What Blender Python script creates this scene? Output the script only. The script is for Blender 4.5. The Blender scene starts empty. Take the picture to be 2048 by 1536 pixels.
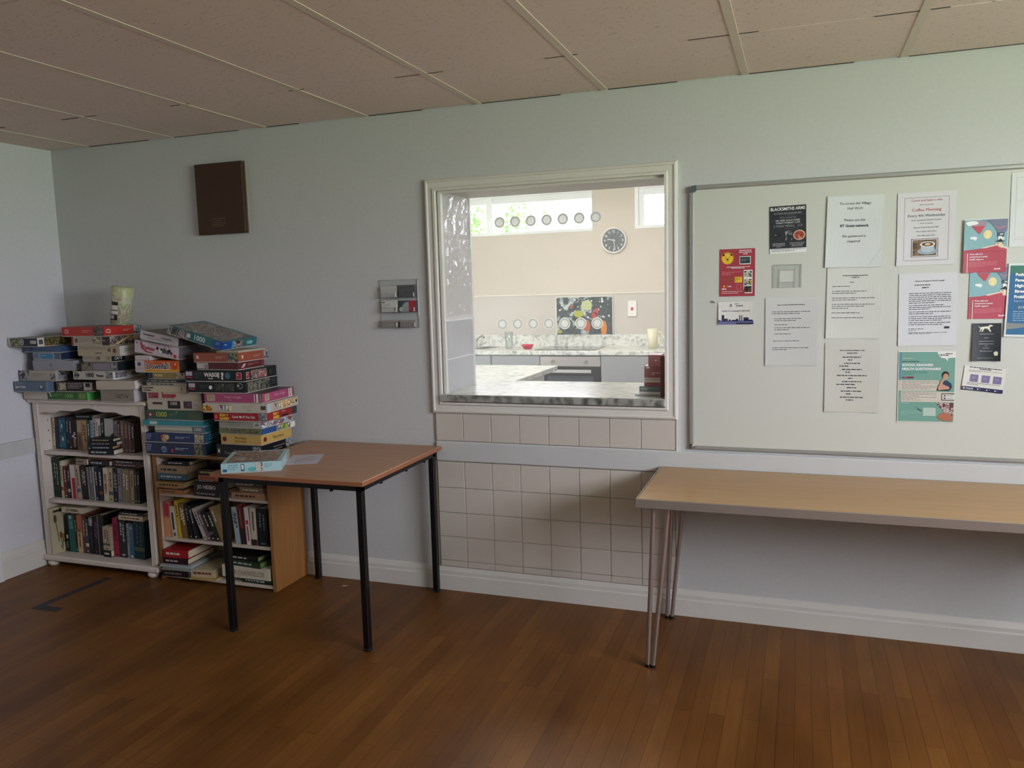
import bpy, math, random
from mathutils import Matrix, Vector
SC = bpy.context.scene
COL = SC.collection
R = math.radians
# ---------------------------------------------------------------- camera
cam_d = bpy.data.cameras.new('camera'); cam = bpy.data.objects.new('camera', cam_d); COL.objects.link(cam)
rt, up, fw = Vector((0.941178, 0.336883, -0.026355)), Vector((-0.015505, 0.120966, 0.992536)), Vector((-0.337556, 0.933744, -0.119074))
cam.matrix_world = Matrix(((rt.x, up.x, -fw.x, 0.0), (rt.y, up.y, -fw.y, -3.61582), (rt.z, up.z, -fw.z, 1.5251), (0, 0, 0, 1)))
cam_d.sensor_width = 36; cam_d.lens = 1605.075 * 36 / 2048; cam_d.clip_start = .02; cam_d.clip_end = 200
SC.camera = cam
# ---------------------------------------------------------------- view, world, large lights
SC.view_settings.view_transform = 'Standard'; SC.view_settings.look = 'None'
SC.view_settings.gamma = 1; SC.view_settings.use_curve_mapping = False
SC.view_settings.exposure = 0.0
W = bpy.data.worlds.new('overcast_sky'); SC.world = W; W.use_nodes = True
_n = W.node_tree.nodes; _l = W.node_tree.links; _bg = _n['Background']
_tc = _n.new('ShaderNodeTexCoord'); _sp = _n.new('ShaderNodeSeparateXYZ'); _mr = _n.new('ShaderNodeMapRange'); _rp = _n.new('ShaderNodeValToRGB')
_l.new(_tc.outputs['Generated'], _sp.inputs[0]); _l.new(_sp.outputs['Z'], _mr.inputs['Value']); _mr.inputs['From Min'].default_value = -.3; _mr.inputs['From Max'].default_value = .3
_l.new(_mr.outputs[0], _rp.inputs[0]); _e = _rp.color_ramp.elements      # lawn and hedges low, then pale overcast sky
_e[0].position = .2; _e[0].color = (.36, .44, .33, 1); _e[1].position = .62; _e[1].color = (.66, .67, .77, 1)
_q = _e.new(.46); _q.color = (.48, .57, .45, 1)
_l.new(_rp.outputs[0], _bg.inputs[0]); _bg.inputs[1].default_value = 35.5
def area(name, loc, rot, sx, sy, power, col, portal=False):
    l = bpy.data.lights.new(name, 'AREA'); l.shape = 'RECTANGLE'; l.size = sx; l.size_y = sy; l.energy = power; l.color = col
    if portal: l.cycles.is_portal = True
    o = bpy.data.objects.new(name, l); o.location = loc; o.rotation_euler = rot; COL.objects.link(o); return o
WY0, WY1, WZ0_, WZ1_ = -3.7, -1.3, 1.36, 2.34      # big side window of the hall
area('daylight_portal_side', (2.56, (WY0 + WY1) / 2, (WZ0_ + WZ1_) / 2), (0, R(90), 0), WZ1_ - WZ0_, WY1 - WY0, 1, (1, 1, 1), True)
area('daylight_portal_kitchen', (-2.946, 4.46, 2.27), (R(-90), 0, 0), 2.0, .42, 1, (1, 1, 1), True)
area('daylight_portal_kitchen_small', (-1.01, 4.46, 2.27), (R(-90), 0, 0), 1.0, .42, 1, (1, 1, 1), True)
area('kitchen_fill_light', (-1.7, 2.2, 2.68), (0, 0, 0), 1.2, 1.2, 58, (1.0, .97, .95))  # added area lamp, unseen from the hall, brightens the kitchen

# ---------------------------------------------------------------- materials
def lin(c):
    if isinstance(c, str):
        c = tuple(int(c[i:i + 2], 16) / 255 for i in (0, 2, 4))
    return tuple((x / 12.92 if x <= .04045 else ((x + .055) / 1.055) ** 2.4) for x in c)
_m = {}
def P(hexc, rough=.55, metal=0, spec=.4, var=0.0, bump=0.0, scale=30):
    k = (hexc, rough, metal, spec, var, bump, scale)
    if k in _m: return _m[k]
    m = bpy.data.materials.new('paint_' + hexc); m.use_nodes = True
    n = m.node_tree.nodes; l = m.node_tree.links; b = n['Principled BSDF']
    c = lin(hexc)
    b.inputs['Base Color'].default_value = (*c, 1); b.inputs['Roughness'].default_value = rough
    b.inputs['Metallic'].default_value = metal; b.inputs['Specular IOR Level'].default_value = spec
    if var or bump:
        tc = n.new('ShaderNodeTexCoord'); no = n.new('ShaderNodeTexNoise'); no.inputs['Scale'].default_value = scale; no.inputs['Detail'].default_value = 4
        l.new(tc.outputs['Object'], no.inputs['Vector'])
        if var:
            r = n.new('ShaderNodeValToRGB'); r.color_ramp.elements[0].position = .3; r.color_ramp.elements[1].position = .7
            r.color_ramp.elements[0].color = (*[x * (1 - var) for x in c], 1); r.color_ramp.elements[1].color = (*[min(1, x * (1 + var)) for x in c], 1)
            l.new(no.outputs['Fac'], r.inputs[0]); l.new(r.outputs[0], b.inputs['Base Color'])
        if bump:
            bp = n.new('ShaderNodeBump'); bp.inputs['Strength'].default_value = bump; bp.inputs['Distance'].default_value = .004
            l.new(no.outputs['Fac'], bp.inputs['Height']); l.new(bp.outputs[0], b.inputs['Normal'])
    _m[k] = m; return m
def PIC(name, cols, scale=22, rough=.4):
    """printed picture: voronoi + noise patches of several inks"""
    k = ('pic', name)
    if k in _m: return _m[k]
    m = bpy.data.materials.new('print_' + name); m.use_nodes = True
    n = m.node_tree.nodes; l = m.node_tree.links; b = n['Principled BSDF']; b.inputs['Roughness'].default_value = rough
    tc = n.new('ShaderNodeTexCoord'); no = n.new('ShaderNodeTexNoise'); no.inputs['Scale'].default_value = scale; no.inputs['Detail'].default_value = 5; no.inputs['Distortion'].default_value = 1.2
    l.new(tc.outputs['Object'], no.inputs['Vector'])
    r = n.new('ShaderNodeValToRGB'); r.color_ramp.interpolation = 'CONSTANT'; e = r.color_ramp.elements
    while len(e) < len(cols): e.new(.5)
    for i, c in enumerate(cols):
        e[i].position = 0 if i == 0 else .3 + .4 * i / len(cols); e[i].color = (*lin(c), 1)
    l.new(no.outputs['Fac'], r.inputs[0]); l.new(r.outputs[0], b.inputs['Base Color'])
    _m[k] = m; return m
def GLASS(name, tint=(1, 1, 1), gloss=.06, rough=.02, wob=0):
    k = ('glass', name)
    if k in _m: return _m[k]
    m = bpy.data.materials.new(name); m.use_nodes = True; n = m.node_tree.nodes; l = m.node_tree.links
    n.remove(n['Principled BSDF']); t = n.new('ShaderNodeBsdfTransparent'); t.inputs[0].default_value = (*tint, 1)
    g = n.new('ShaderNodeBsdfGlossy'); g.inputs['Roughness'].default_value = rough
    lw = n.new('ShaderNodeLayerWeight'); lw.inputs['Blend'].default_value = .15
    mx = n.new('ShaderNodeMath'); mx.operation = 'MULTIPLY_ADD'; mx.inputs[1].default_value = .25; mx.inputs[2].default_value = gloss
    l.new(lw.outputs['Fresnel'], mx.inputs[0]); s = n.new('ShaderNodeMixShader')
    l.new(mx.outputs[0], s.inputs[0]); l.new(t.outputs[0], s.inputs[1]); l.new(g.outputs[0], s.inputs[2])
    l.new(s.outputs[0], n['Material Output'].inputs[0])
    if wob:
        tc = n.new('ShaderNodeTexCoord'); no = n.new('ShaderNodeTexNoise'); no.inputs['Scale'].default_value = 14; no.inputs['Detail'].default_value = 4; no.inputs['Distortion'].default_value = 1.5
        bp = n.new('ShaderNodeBump'); bp.inputs['Strength'].default_value = wob; bp.inputs['Distance'].default_value = .02
        l.new(tc.outputs['Object'], no.inputs['Vector']); l.new(no.outputs['Fac'], bp.inputs['Height']); l.new(bp.outputs[0], g.inputs['Normal'])
    _m[k] = m; return m
def FILM(name, col, tr=.55, clear=.3):
    m = bpy.data.materials.new(name); m.use_nodes = True; n = m.node_tree.nodes; l = m.node_tree.links; n.remove(n['Principled BSDF'])
    c = (*lin(col), 1); d = n.new('ShaderNodeBsdfDiffuse'); t = n.new('ShaderNodeBsdfTranslucent'); q = n.new('ShaderNodeBsdfTransparent'); d.inputs[0].default_value = c; t.inputs[0].default_value = c
    a = n.new('ShaderNodeMixShader'); a.inputs[0].default_value = tr; l.new(d.outputs[0], a.inputs[1]); l.new(t.outputs[0], a.inputs[2])
    b = n.new('ShaderNodeMixShader'); b.inputs[0].default_value = clear; l.new(a.outputs[0], b.inputs[1]); l.new(q.outputs[0], b.inputs[2]); l.new(b.outputs[0], n['Material Output'].inputs[0]); return m
def newmat(name):
    m = bpy.data.materials.new(name); m.use_nodes = True; return m, m.node_tree.nodes, m.node_tree.links, m.node_tree.nodes['Principled BSDF']
def floor_mat():
    m, n, l, b = newmat('wood_strip_floor')
    tc = n.new('ShaderNodeTexCoord'); mp = n.new('ShaderNodeMapping'); mp.inputs['Rotation'].default_value = (0, 0, R(90))
    l.new(tc.outputs['Object'], mp.inputs['Vector'])
    br = n.new('ShaderNodeTexBrick'); br.offset = .37; br.inputs['Scale'].default_value = 1
    br.inputs['Brick Width'].default_value = .85; br.inputs['Row Height'].default_value = .058; br.inputs['Mortar Size'].default_value = .0009; br.inputs['Mortar Smooth'].default_value = .3
    br.inputs['Color1'].default_value = (*lin('73491f'), 1); br.inputs['Color2'].default_value = (*lin('815627'), 1); br.inputs['Mortar'].default_value = (*lin('4a2c14'), 1)
    l.new(mp.outputs[0], br.inputs['Vector'])
    # long grain
    m2 = n.new('ShaderNodeMapping'); m2.inputs['Scale'].default_value = (40, 2.2, 1); l.new(tc.outputs['Object'], m2.inputs['Vector'])
    g = n.new('ShaderNodeTexNoise'); g.inputs['Scale'].default_value = 1.5; g.inputs['Detail'].default_value = 5; l.new(m2.outputs[0], g.inputs['Vector'])
    gr = n.new('ShaderNodeValToRGB'); gr.color_ramp.elements[0].color = (.62, .58, .55, 1); gr.color_ramp.elements[1].color = (1.25, 1.2, 1.15, 1)
    l.new(g.outputs['Fac'], gr.inputs[0])
    mx = n.new('ShaderNodeMixRGB'); mx.blend_type = 'MULTIPLY'; mx.inputs[0].default_value = .55; l.new(br.outputs['Color'], mx.inputs[1]); l.new(gr.outputs[0], mx.inputs[2])
    # worn and dirty patches
    w = n.new('ShaderNodeTexNoise'); w.inputs['Scale'].default_value = 2.3; w.inputs['Detail'].default_value = 6; m3 = n.new('ShaderNodeMapping'); m3.inputs['Scale'].default_value = (1.3, .55, 1)
    l.new(tc.outputs['Object'], m3.inputs['Vector']); l.new(m3.outputs[0], w.inputs['Vector'])
    wr = n.new('ShaderNodeValToRGB'); wr.color_ramp.elements[0].position = .34; wr.color_ramp.elements[1].position = .6
    wr.color_ramp.elements[0].color = (.42, .38, .36, 1); wr.color_ramp.elements[1].color = (1, 1, 1, 1); l.new(w.outputs['Fac'], wr.inputs[0])
    mx2 = n.new('ShaderNodeMixRGB'); mx2.blend_type = 'MULTIPLY'; mx2.inputs[0].default_value = .75; l.new(mx.outputs[0], mx2.inputs[1]); l.new(wr.outputs[0], mx2.inputs[2])
    l.new(mx2.outputs[0], b.inputs['Base Color'])
    rr = n.new('ShaderNodeMapRange'); rr.inputs['To Min'].default_value = .34; rr.inputs['To Max'].default_value = .5; l.new(w.outputs['Fac'], rr.inputs['Value']); l.new(rr.outputs[0], b.inputs['Roughness'])
    b.inputs['Specular IOR Level'].default_value = .22
    bp = n.new('ShaderNodeBump'); bp.inputs['Strength'].default_value = .15; bp.inputs['Distance'].default_value = .002; bp.invert = True
    l.new(br.outputs['Fac'], bp.inputs['Height']); l.new(bp.outputs[0], b.inputs['Normal']); return m
def ceiling_mat():
    m, n, l, b = newmat('fissured_ceiling_tile'); b.inputs['Roughness'].default_value = .95; b.inputs['Specular IOR Level'].default_value = .1
    tc = n.new('ShaderNodeTexCoord'); mp = n.new('ShaderNodeMapping'); mp.inputs['Scale'].default_value = (52, 210, 30); l.new(tc.outputs['Object'], mp.inputs['Vector'])
    no = n.new('ShaderNodeTexNoise'); no.inputs['Scale'].default_value = 1; no.inputs['Detail'].default_value = 3; no.inputs['Roughness'].default_value = .6; l.new(mp.outputs[0], no.inputs['Vector'])
    m2 = n.new('ShaderNodeTexNoise'); m2.inputs['Scale'].default_value = 3.2; m2.inputs['Detail'].default_value = 2; l.new(tc.outputs['Object'], m2.inputs['Vector'])
    ad = n.new('ShaderNodeMath'); ad.operation = 'MULTIPLY_ADD'; ad.inputs[1].default_value = .10; l.new(m2.outputs['Fac'], ad.inputs[0]); l.new(no.outputs['Fac'], ad.inputs[2])
    r = n.new('ShaderNodeValToRGB'); r.color_ramp.elements[0].position = .36; r.color_ramp.elements[1].position = .415
    r.color_ramp.elements[0].color = (*lin('9a8c7f'), 1); r.color_ramp.elements[1].color = (*lin('ecdad0'), 1); l.new(ad.outputs[0], r.inputs[0])
    l.new(r.outputs[0], b.inputs['Base Color'])
    bp = n.new('ShaderNodeBump'); bp.inputs['Strength'].default_value = .4; bp.inputs['Distance'].default_value = .003; l.new(r.outputs[0], bp.inputs['Height']); l.new(bp.outputs[0], b.inputs['Normal']); return m
def marble_mat(name, a, c, d, scale=9, rough=.3):
    m, n, l, b = newmat(name); b.inputs['Roughness'].default_value = rough
    tc = n.new('ShaderNodeTexCoord'); no = n.new('ShaderNodeTexNoise'); no.inputs['Scale'].default_value = scale; no.inputs['Detail'].default_value = 7; no.inputs['Distortion'].default_value = 2.2; l.new(tc.outputs['Object'], no.inputs['Vector'])
    v = n.new('ShaderNodeTexVoronoi'); v.inputs['Scale'].default_value = scale * 3.2; l.new(tc.outputs['Object'], v.inputs['Vector'])
    ad = n.new('ShaderNodeMath'); ad.operation = 'MULTIPLY_ADD'; ad.inputs[1].default_value = .28; l.new(v.outputs['Distance'], ad.inputs[0]); l.new(no.outputs['Fac'], ad.inputs[2])
    r = n.new('ShaderNodeValToRGB'); e = r.color_ramp.elements; e.new(.5); e[0].position = .4; e[1].position = .55; e[2].position = .72
    for i, q in enumerate((a, c, d)): e[i].color = (*lin(q), 1)
    l.new(ad.outputs[0], r.inputs[0]); l.new(r.outputs[0], b.inputs['Base Color']); return m
def tile_mat():
    m, n, l, b = newmat('cream_wall_tile'); b.inputs['Roughness'].default_value = .28
    tc = n.new('ShaderNodeTexCoord'); no = n.new('ShaderNodeTexNoise'); no.inputs['Scale'].default_value = 3; l.new(tc.outputs['Object'], no.inputs['Vector'])
    r = n.new('ShaderNodeValToRGB'); r.color_ramp.elements[0].color = (*lin('c6bfb4'), 1); r.color_ramp.elements[1].color = (*lin('d6cfc6'), 1); l.new(no.outputs['Fac'], r.inputs[0]); l.new(r.outputs[0], b.inputs['Base Color']); return m
def wood_mat(name, c1, c2, axis='Z', rough=.45):
    m, n, l, b = newmat(name); b.inputs['Roughness'].default_value = rough
    tc = n.new('ShaderNodeTexCoord'); mp = n.new('ShaderNodeMapping'); s = [26, 26, 26]; s['XYZ'.index(axis)] = 2; mp.inputs['Scale'].default_value = s
    l.new(tc.outputs['Object'], mp.inputs['Vector']); no = n.new('ShaderNodeTexNoise'); no.inputs['Scale'].default_value = 1.6; no.inputs['Detail'].default_value = 6; no.inputs['Distortion'].default_value = .6; l.new(mp.outputs[0], no.inputs['Vector'])
    r = n.new('ShaderNodeValToRGB'); r.color_ramp.elements[0].position = .3; r.color_ramp.elements[1].position = .7; r.color_ramp.elements[0].color = (*lin(c1), 1); r.color_ramp.elements[1].color = (*lin(c2), 1)
    l.new(no.outputs['Fac'], r.inputs[0]); l.new(r.outputs[0], b.inputs['Base Color']); return m
WALL = P('cacccb', .7, 0, .25, .02, .05, 60)
TRIM = P('d8d6cf', .35, 0, .45, .02, 0, 8)
WHITEWOOD = P('ddd3c8', .45, 0, .4, .012, .03, 20)
DARK = P('0a0a0b', .5)
KMARBLE = marble_mat('grey_marble_laminate', '8f9590', 'c3c4bd', 'e6e6e0')
SILLM = marble_mat('sill_marble_laminate', '4f554f', '7e8078', 'a9aaa1')
SILLTOP = marble_mat('pale_marble_laminate', '8f948d', 'aeb2aa', 'c6c8c2', 7, .22)
pA = PIC('mountain', ['2b3a2a', '8a8f52', '3c4b5a', 'b5a96a'])
pB = PIC('crowd', ['3a3238', '8c7470', 'b9aaa2', '4f5560', 'c9c0b0'], 26)
pC = PIC('greys', ['2e2f33', '77787c', 'a9a8a6', '55575b'], 30)
pD = PIC('village', ['4a4035', '93805f', 'b7b49f', '6d3a30'], 28)
pE = PIC('food', ['232b2c', '38434a', '9a4a2a', 'bcb29a', '3b4f35', 'd98a3a', 'c9d5cf'], 9)
pF = PIC('bright', ['c02d2a', 'e7c23c', '2f5da8', 'e8e4da', '3a8a4a', 'd8d8d8'], 30)
pG = PIC('collage', ['6f5044', 'b08468', '8fa3a0', 'c9c6be', '4c3b36'], 18)

# ---------------------------------------------------------------- mesh builder
_tx = {}
def text_geo(s, bold=0.0):
    k = (s, bold)
    if k in _tx: return _tx[k]
    cu = bpy.data.curves.new('t', 'FONT'); cu.body = s; cu.size = 1; cu.offset = bold; cu.resolution_u = 2
    o = bpy.data.objects.new('t', cu); COL.objects.link(o)
    dg = bpy.context.evaluated_depsgraph_get(); me = o.evaluated_get(dg).to_mesh()
    vs = [(v.co.x, v.co.y) for v in me.vertices]; fs = [tuple(p.vertices) for p in me.polygons]
    o.evaluated_get(dg).to_mesh_clear(); bpy.data.objects.remove(o); bpy.data.curves.remove(cu)
    x0 = min((v[0] for v in vs), default=0); x1 = max((v[0] for v in vs), default=1)
    y0 = min((v[1] for v in vs), default=0); y1 = max((v[1] for v in vs), default=1)
    _tx[k] = ([(a - x0, b) for a, b in vs], fs, x1 - x0); return _tx[k]
class M:
    def __init__(s): s.v = []; s.f = []; s.mi = []; s.mats = []; s.sm = []; s.T = Matrix.Identity(4)
    def mat(s, m):
        if isinstance(m, str): m = P(m)
        if m not in s.mats: s.mats.append(m)
        return s.mats.index(m)
    def add(s, vs, fs, m, smooth=False):
        i = s.mat(m); b = len(s.v)
        s.v += [tuple(s.T @ Vector(v)) for v in vs]; s.f += [tuple(b + j for j in f) for f in fs]; s.mi += [i] * len(fs); s.sm += [smooth] * len(fs); return s
    def box(s, x0, y0, z0, x1, y1, z1, m):
        v = [(x, y, z) for z in (z0, z1) for x, y in ((x0, y0), (x1, y0), (x1, y1), (x0, y1))]
        return s.add(v, [(3, 2, 1, 0), (4, 5, 6, 7), (0, 1, 5, 4), (1, 2, 6, 5), (2, 3, 7, 6), (3, 0, 4, 7)], m)
    def cbox(s, x0, y0, z0, x1, y1, z1, m, c=.003):
        """box with chamfered edges"""
        xs = (x0, x1); ys = (y0, y1); zs = (z0, z1); v = []; ix = {}
        for i in (0, 1):
            for j in (0, 1):
                for k in (0, 1):
                    sx, sy, sz = (1, -1)[i], (1, -1)[j], (1, -1)[k]
                    for a, (dx, dy, dz) in enumerate(((0, c, c), (c, 0, c), (c, c, 0))):
                        ix[(i, j, k, a)] = len(v); v.append((xs[i] + sx * dx, ys[j] + sy * dy, zs[k] + sz * dz))
        f = []
        for i in (0, 1): f.append([ix[(i, j, k, 0)] for j, k in ((0, 0), (0, 1), (1, 1), (1, 0))][::(1 if i == 0 else -1)])
        for j in (0, 1): f.append([ix[(i, j, k, 1)] for i, k in ((0, 0), (1, 0), (1, 1), (0, 1))][::(1 if j == 0 else -1)])
        for k in (0, 1): f.append([ix[(i, j, k, 2)] for i, j in ((0, 0), (0, 1), (1, 1), (1, 0))][::(1 if k == 0 else -1)])
        for i in (0, 1):
            for j in (0, 1): f.append([ix[(i, j, 0, 0)], ix[(i, j, 1, 0)], ix[(i, j, 1, 1)], ix[(i, j, 0, 1)]][::(1 if i == j else -1)])
            for k in (0, 1): f.append([ix[(i, 0, k, 0)], ix[(i, 0, k, 2)], ix[(i, 1, k, 2)], ix[(i, 1, k, 0)]][::(1 if i == k else -1)])
        for j in (0, 1):
            for k in (0, 1): f.append([ix[(0, j, k, 1)], ix[(1, j, k, 1)], ix[(1, j, k, 2)], ix[(0, j, k, 2)]][::(1 if j == k else -1)])
        for i in (0, 1):
            for j in (0, 1):
                for k in (0, 1): f.append([ix[(i, j, k, 0)], ix[(i, j, k, 1)], ix[(i, j, k, 2)]][::(1 if (i + j + k) % 2 == 0 else -1)])
        return s.add(v, f, m)
    def tube(s, a, b, r, m, n=12, r2=None, caps=True):
        a = Vector(a); b = Vector(b); d = (b - a).normalized(); x = d.orthogonal().normalized(); y = d.cross(x); r2 = r if r2 is None else r2
        v = [a + (x * math.cos(t) + y * math.sin(t)) * r for t in [2 * math.pi * i / n for i in range(n)]] + [b + (x * math.cos(t) + y * math.sin(t)) * r2 for t in [2 * math.pi * i / n for i in range(n)]]
        s.add(v, [(i, (i + 1) % n, n + (i + 1) % n, n + i) for i in range(n)], m, True)
        if caps: s.add(v, [tuple(range(n))[::-1], tuple(range(n, 2 * n))], m)
        return s
    def path(s, pts, r, m, n=10):
        for a, b in zip(pts, pts[1:]): s.tube(a, b, r, m, n)
        return s
    def lathe(s, prof, m, c=(0, 0, 0), n=24, smooth=True):
        v = [(c[0] + r * math.cos(2 * math.pi * i / n), c[1] + r * math.sin(2 * math.pi * i / n), c[2] + z) for r, z in prof for i in range(n)]
        f = [(j * n + i, j * n + (i + 1) % n, (j + 1) * n + (i + 1) % n, (j + 1) * n + i) for j in range(len(prof) - 1) for i in range(n)]
        return s.add(v, f, m, smooth)
    def prism(s, pts, y0, y1, m):
        """outline in xz extruded along y"""
        n = len(pts); v = [(x, y0, z) for x, z in pts] + [(x, y1, z) for x, z in pts]
        return s.add(v, [tuple(range(n)), tuple(range(n, 2 * n))[::-1]] + [(i, n + i, n + (i + 1) % n, (i + 1) % n) for i in range(n)], m)
    def build(s, name, parent=None, loc=None, rot=None, bevel=0):
        me = bpy.data.meshes.new(name); me.from_pydata(s.v, [], s.f); 
        for m in s.mats: me.materials.append(m)
        me.polygons.foreach_set('material_index', s.mi); me.polygons.foreach_set('use_smooth', s.sm); me.update()
        o = bpy.data.objects.new(name, me); COL.objects.link(o)
        if parent: o.parent = parent
        if loc: o.location = loc
        if rot: o.rotation_euler = rot
        if bevel:
            b = o.modifiers.new('bevel', 'BEVEL'); b.width = bevel; b.segments = 2; b.limit_method = 'ANGLE'
        return o
class Face:
    """a flat printed face: origin O, unit axes U,V,N, size w x h; draws marks just above the surface; optional bend"""
    def __init__(s, m, O, U, V, N, w, h, eps=.0006, bend=None, div=1):
        s.m = m; s.O = Vector(O); s.U = Vector(U); s.V = Vector(V); s.N = Vector(N); s.w = w; s.h = h; s.e = eps; s.k = 1; s.bend = bend; s.div = div
    def pt(s, u, v, lev): return s.O + s.U * u + s.V * v + s.N * (s.e * lev + (s.bend(u / s.w, v / s.h) if s.bend else 0))
    def rect(s, u0, u1, v0, v1, m, lev=1):
        u0, u1, v0, v1 = u0 * s.w, u1 * s.w, v0 * s.h, v1 * s.h
        cuts = [u0] + [s.w * i / s.div for i in range(1, s.div) if u0 + 1e-6 < s.w * i / s.div < u1 - 1e-6] + [u1]
        v = []; f = []
        for i, u in enumerate(cuts):
            v += [s.pt(u, v0, lev), s.pt(u, v1, lev)]
            if i: f.append((2 * i - 2, 2 * i, 2 * i + 1, 2 * i - 1))
        s.m.add(v, f, m); return s
    def poly(s, pts, m, lev=2):
        s.m.add([s.pt(a * s.w, b * s.h, lev) for a, b in pts], [tuple(range(len(pts)))], m); return s
    def disc(s, u, v, r, m, lev=2, n=18, ry=None):
        ry = ry or r
        s.m.add([s.pt(u * s.w + r * math.cos(6.28318 * i / n), v * s.h + ry * math.sin(6.28318 * i / n), lev) for i in range(n)], [tuple(range(n))], m); return s
    def ring(s, u, v, r0, r1, m, lev=2, n=24):
        vs = [s.pt(u * s.w + r * math.cos(6.28318 * i / n), v * s.h + r * math.sin(6.28318 * i / n), lev) for r in (r0, r1) for i in range(n)]
        s.m.add(vs, [(i, (i + 1) % n, n + (i + 1) % n, n + i) for i in range(n)], m); return s
    def text(s, t, u, v, size, m, al='c', bold=0.0, maxw=None, rot=0, sx=1.0, lev=2):
        """v is the baseline, size the cap height (m)"""
        vs, fs, w = text_geo(t, bold); k = size / .7; kx = k * sx
        if maxw and w * kx > maxw * s.w: kx = maxw * s.w / w
        ox = {'c': -w * kx / 2, 'l': 0, 'r': -w * kx}[al]; c, sn = math.cos(rot), math.sin(rot); out = []
        for a, b in vs:
            a, b = a * kx + ox, b * k; out.append(s.pt(u * s.w + a * c - b * sn, v * s.h + a * sn + b * c, lev))
        s.m.add(out, fs, m); return s
    def lines(s, u0, u1, v1, v0, n, m, th=.35, seed=1, al='l', lev=2):
        """rows of small print too fine to read, as word-long strokes"""
        r = random.Random(seed); step = (v1 - v0) / n
        for i in range(n):
            v = v1 - i * step; end = u1 if (i < n - 1 and r.random() < .8) else u0 + (u1 - u0) * r.uniform(.35, .85)
            a = u0
            if al == 'c': a = u0 + (u1 - end) / 2; end = end + (u1 - end) / 2
            while a < end - .01:
                b = min(end, a + r.uniform(.02, .09)); s.rect(a, b, v - step * th, v, m, lev); a = b + .012
        return s
def tag(o, label, cat, group=None, kind=None):
    if kind: o['kind'] = kind
    o['label'] = label
    if cat: o['category'] = cat
    if group: o['group'] = group
    return o
def struct(o, label=None):
    o['kind'] = 'structure'
    if label: o['label'] = label
    return o
def thing(name, label, cat, loc=(0, 0, 0), rot=(0, 0, 0), group=None):
    o = bpy.data.objects.new(name, None); COL.objects.link(o); o.location = loc; o.rotation_euler = rot; o.empty_display_size = .05
    return tag(o, label, cat, group)

# ================================================================ THE SETTING
H = 2.3815; XL = -4.12; XR = 2.35; YB = -6.2
HX0, HX1, HZ0, HZ1 = -1.672, -.557, .955, 2.004          # hatch opening
m = M(); m.box(XL, YB, -.06, XR, 0, 0, floor_mat()); struct(m.build('floor'), 'brown varnished wood strip floor')
m = M(); T = .39
m.box(XL - .2, 0, 0, HX0, T, 2.8, WALL); m.box(HX1, 0, 0, XR + .2, T, 2.8, WALL)
m.box(HX0, 0, 0, HX1, T, HZ0, WALL); m.box(HX0, 0, HZ1, HX1, T, 2.8, WALL)
struct(m.build('wall_front'), 'pale grey painted wall with serving hatch')
m = M(); m.box(XL - .2, YB, 0, XL, 0, 2.8, P('d9dae0', .7, 0, .25, .02, .05, 60)); struct(m.build('wall_left'))  # stronger light on this wall is put into a lighter, bluer base colour
m = M(); m.box(XL - .2, YB - .2, 0, XR + .2, YB, 2.8, WALL); struct(m.build('wall_rear'))
m = M(); m.box(XR, YB, 0, XR + .2, WY0, 2.8, WALL); m.box(XR, WY1, 0, XR + .2, 0, 2.8, WALL); m.box(XR, WY0, 0, XR + .2, WY1, WZ0_, WALL); m.box(XR, WY0, WZ1_, XR + .2, WY1, 2.8, WALL)
struct(m.build('wall_right'))
m = M(); WF = P('e6e6e4', .3)
for k in range(4):
    a = WY0 + (WY1 - WY0 - .05) * k / 3; m.box(XR + .06, a, WZ0_, XR + .11, a + .05, WZ1_, WF)
m.box(XR + .06, WY0, WZ0_, XR + .11, WY1, WZ0_ + .05, WF); m.box(XR + .06, WY0, WZ1_ - .05, XR + .11, WY1, WZ1_, WF)
w = struct(m.build('window_1'))
# ceiling: lay-in tiles between main bars
m = M(); CT = ceiling_mat(); rnd = random.Random(4); X0 = -3.2359
m.box(XL - .2, YB - .2, H + .06, XR + .2, .0, H + .08, '3a3733')
rows = [-.004, -.5835, -1.802, -3.02, -4.24, -5.46, YB]
for k in range(-2, 10):
    xa = max(XL, X0 + .6 * k + .006); xb = min(XR, X0 + .6 * (k + 1) - .006)
    if xb < xa + .05: continue
    for j in range(len(rows) - 1):
        z = H + .0028 + rnd.uniform(0, .0012); m.box(xa, rows[j + 1] + .004, z, xb, rows[j] - .004, z + .015, CT)
GJ = P('57504a', .9)
for k in range(-1, 10):
    x = X0 + .6 * k
    for y in rows[1:-1]:
        a, b = rnd.uniform(.03, .16), rnd.uniform(.03, .16)
        if x - a > XL: m.box(x - a, y - .0025, H + .0018, x - .016, y + .0025, H + .004, GJ)
        if x + b < XR: m.box(x + .016, y - .0025, H + .0018, x + b, y + .0025, H + .004, GJ)
    if x + .3 < XR and x > XL: m.box(x + .018, -.007, H + .001, x + rnd.uniform(.15, .45), -.0005, H + .004, GJ)
struct(m.build('ceiling'), 'suspended ceiling of fissured off-white tiles')
m = M(); TB = P('e0d3c4', .7, 0, .2)
for k in range(-1, 10):
    x = X0 + .6 * k
    m.box(x - .015, YB, H + .0012, x + .015, -.001, H + .004, TB); m.box(x - .002, YB, H + .003, x + .002, -.001, H + .03, TB)
struct(m.build('trim_1'), 'ceiling main bars between the tiles')
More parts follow.
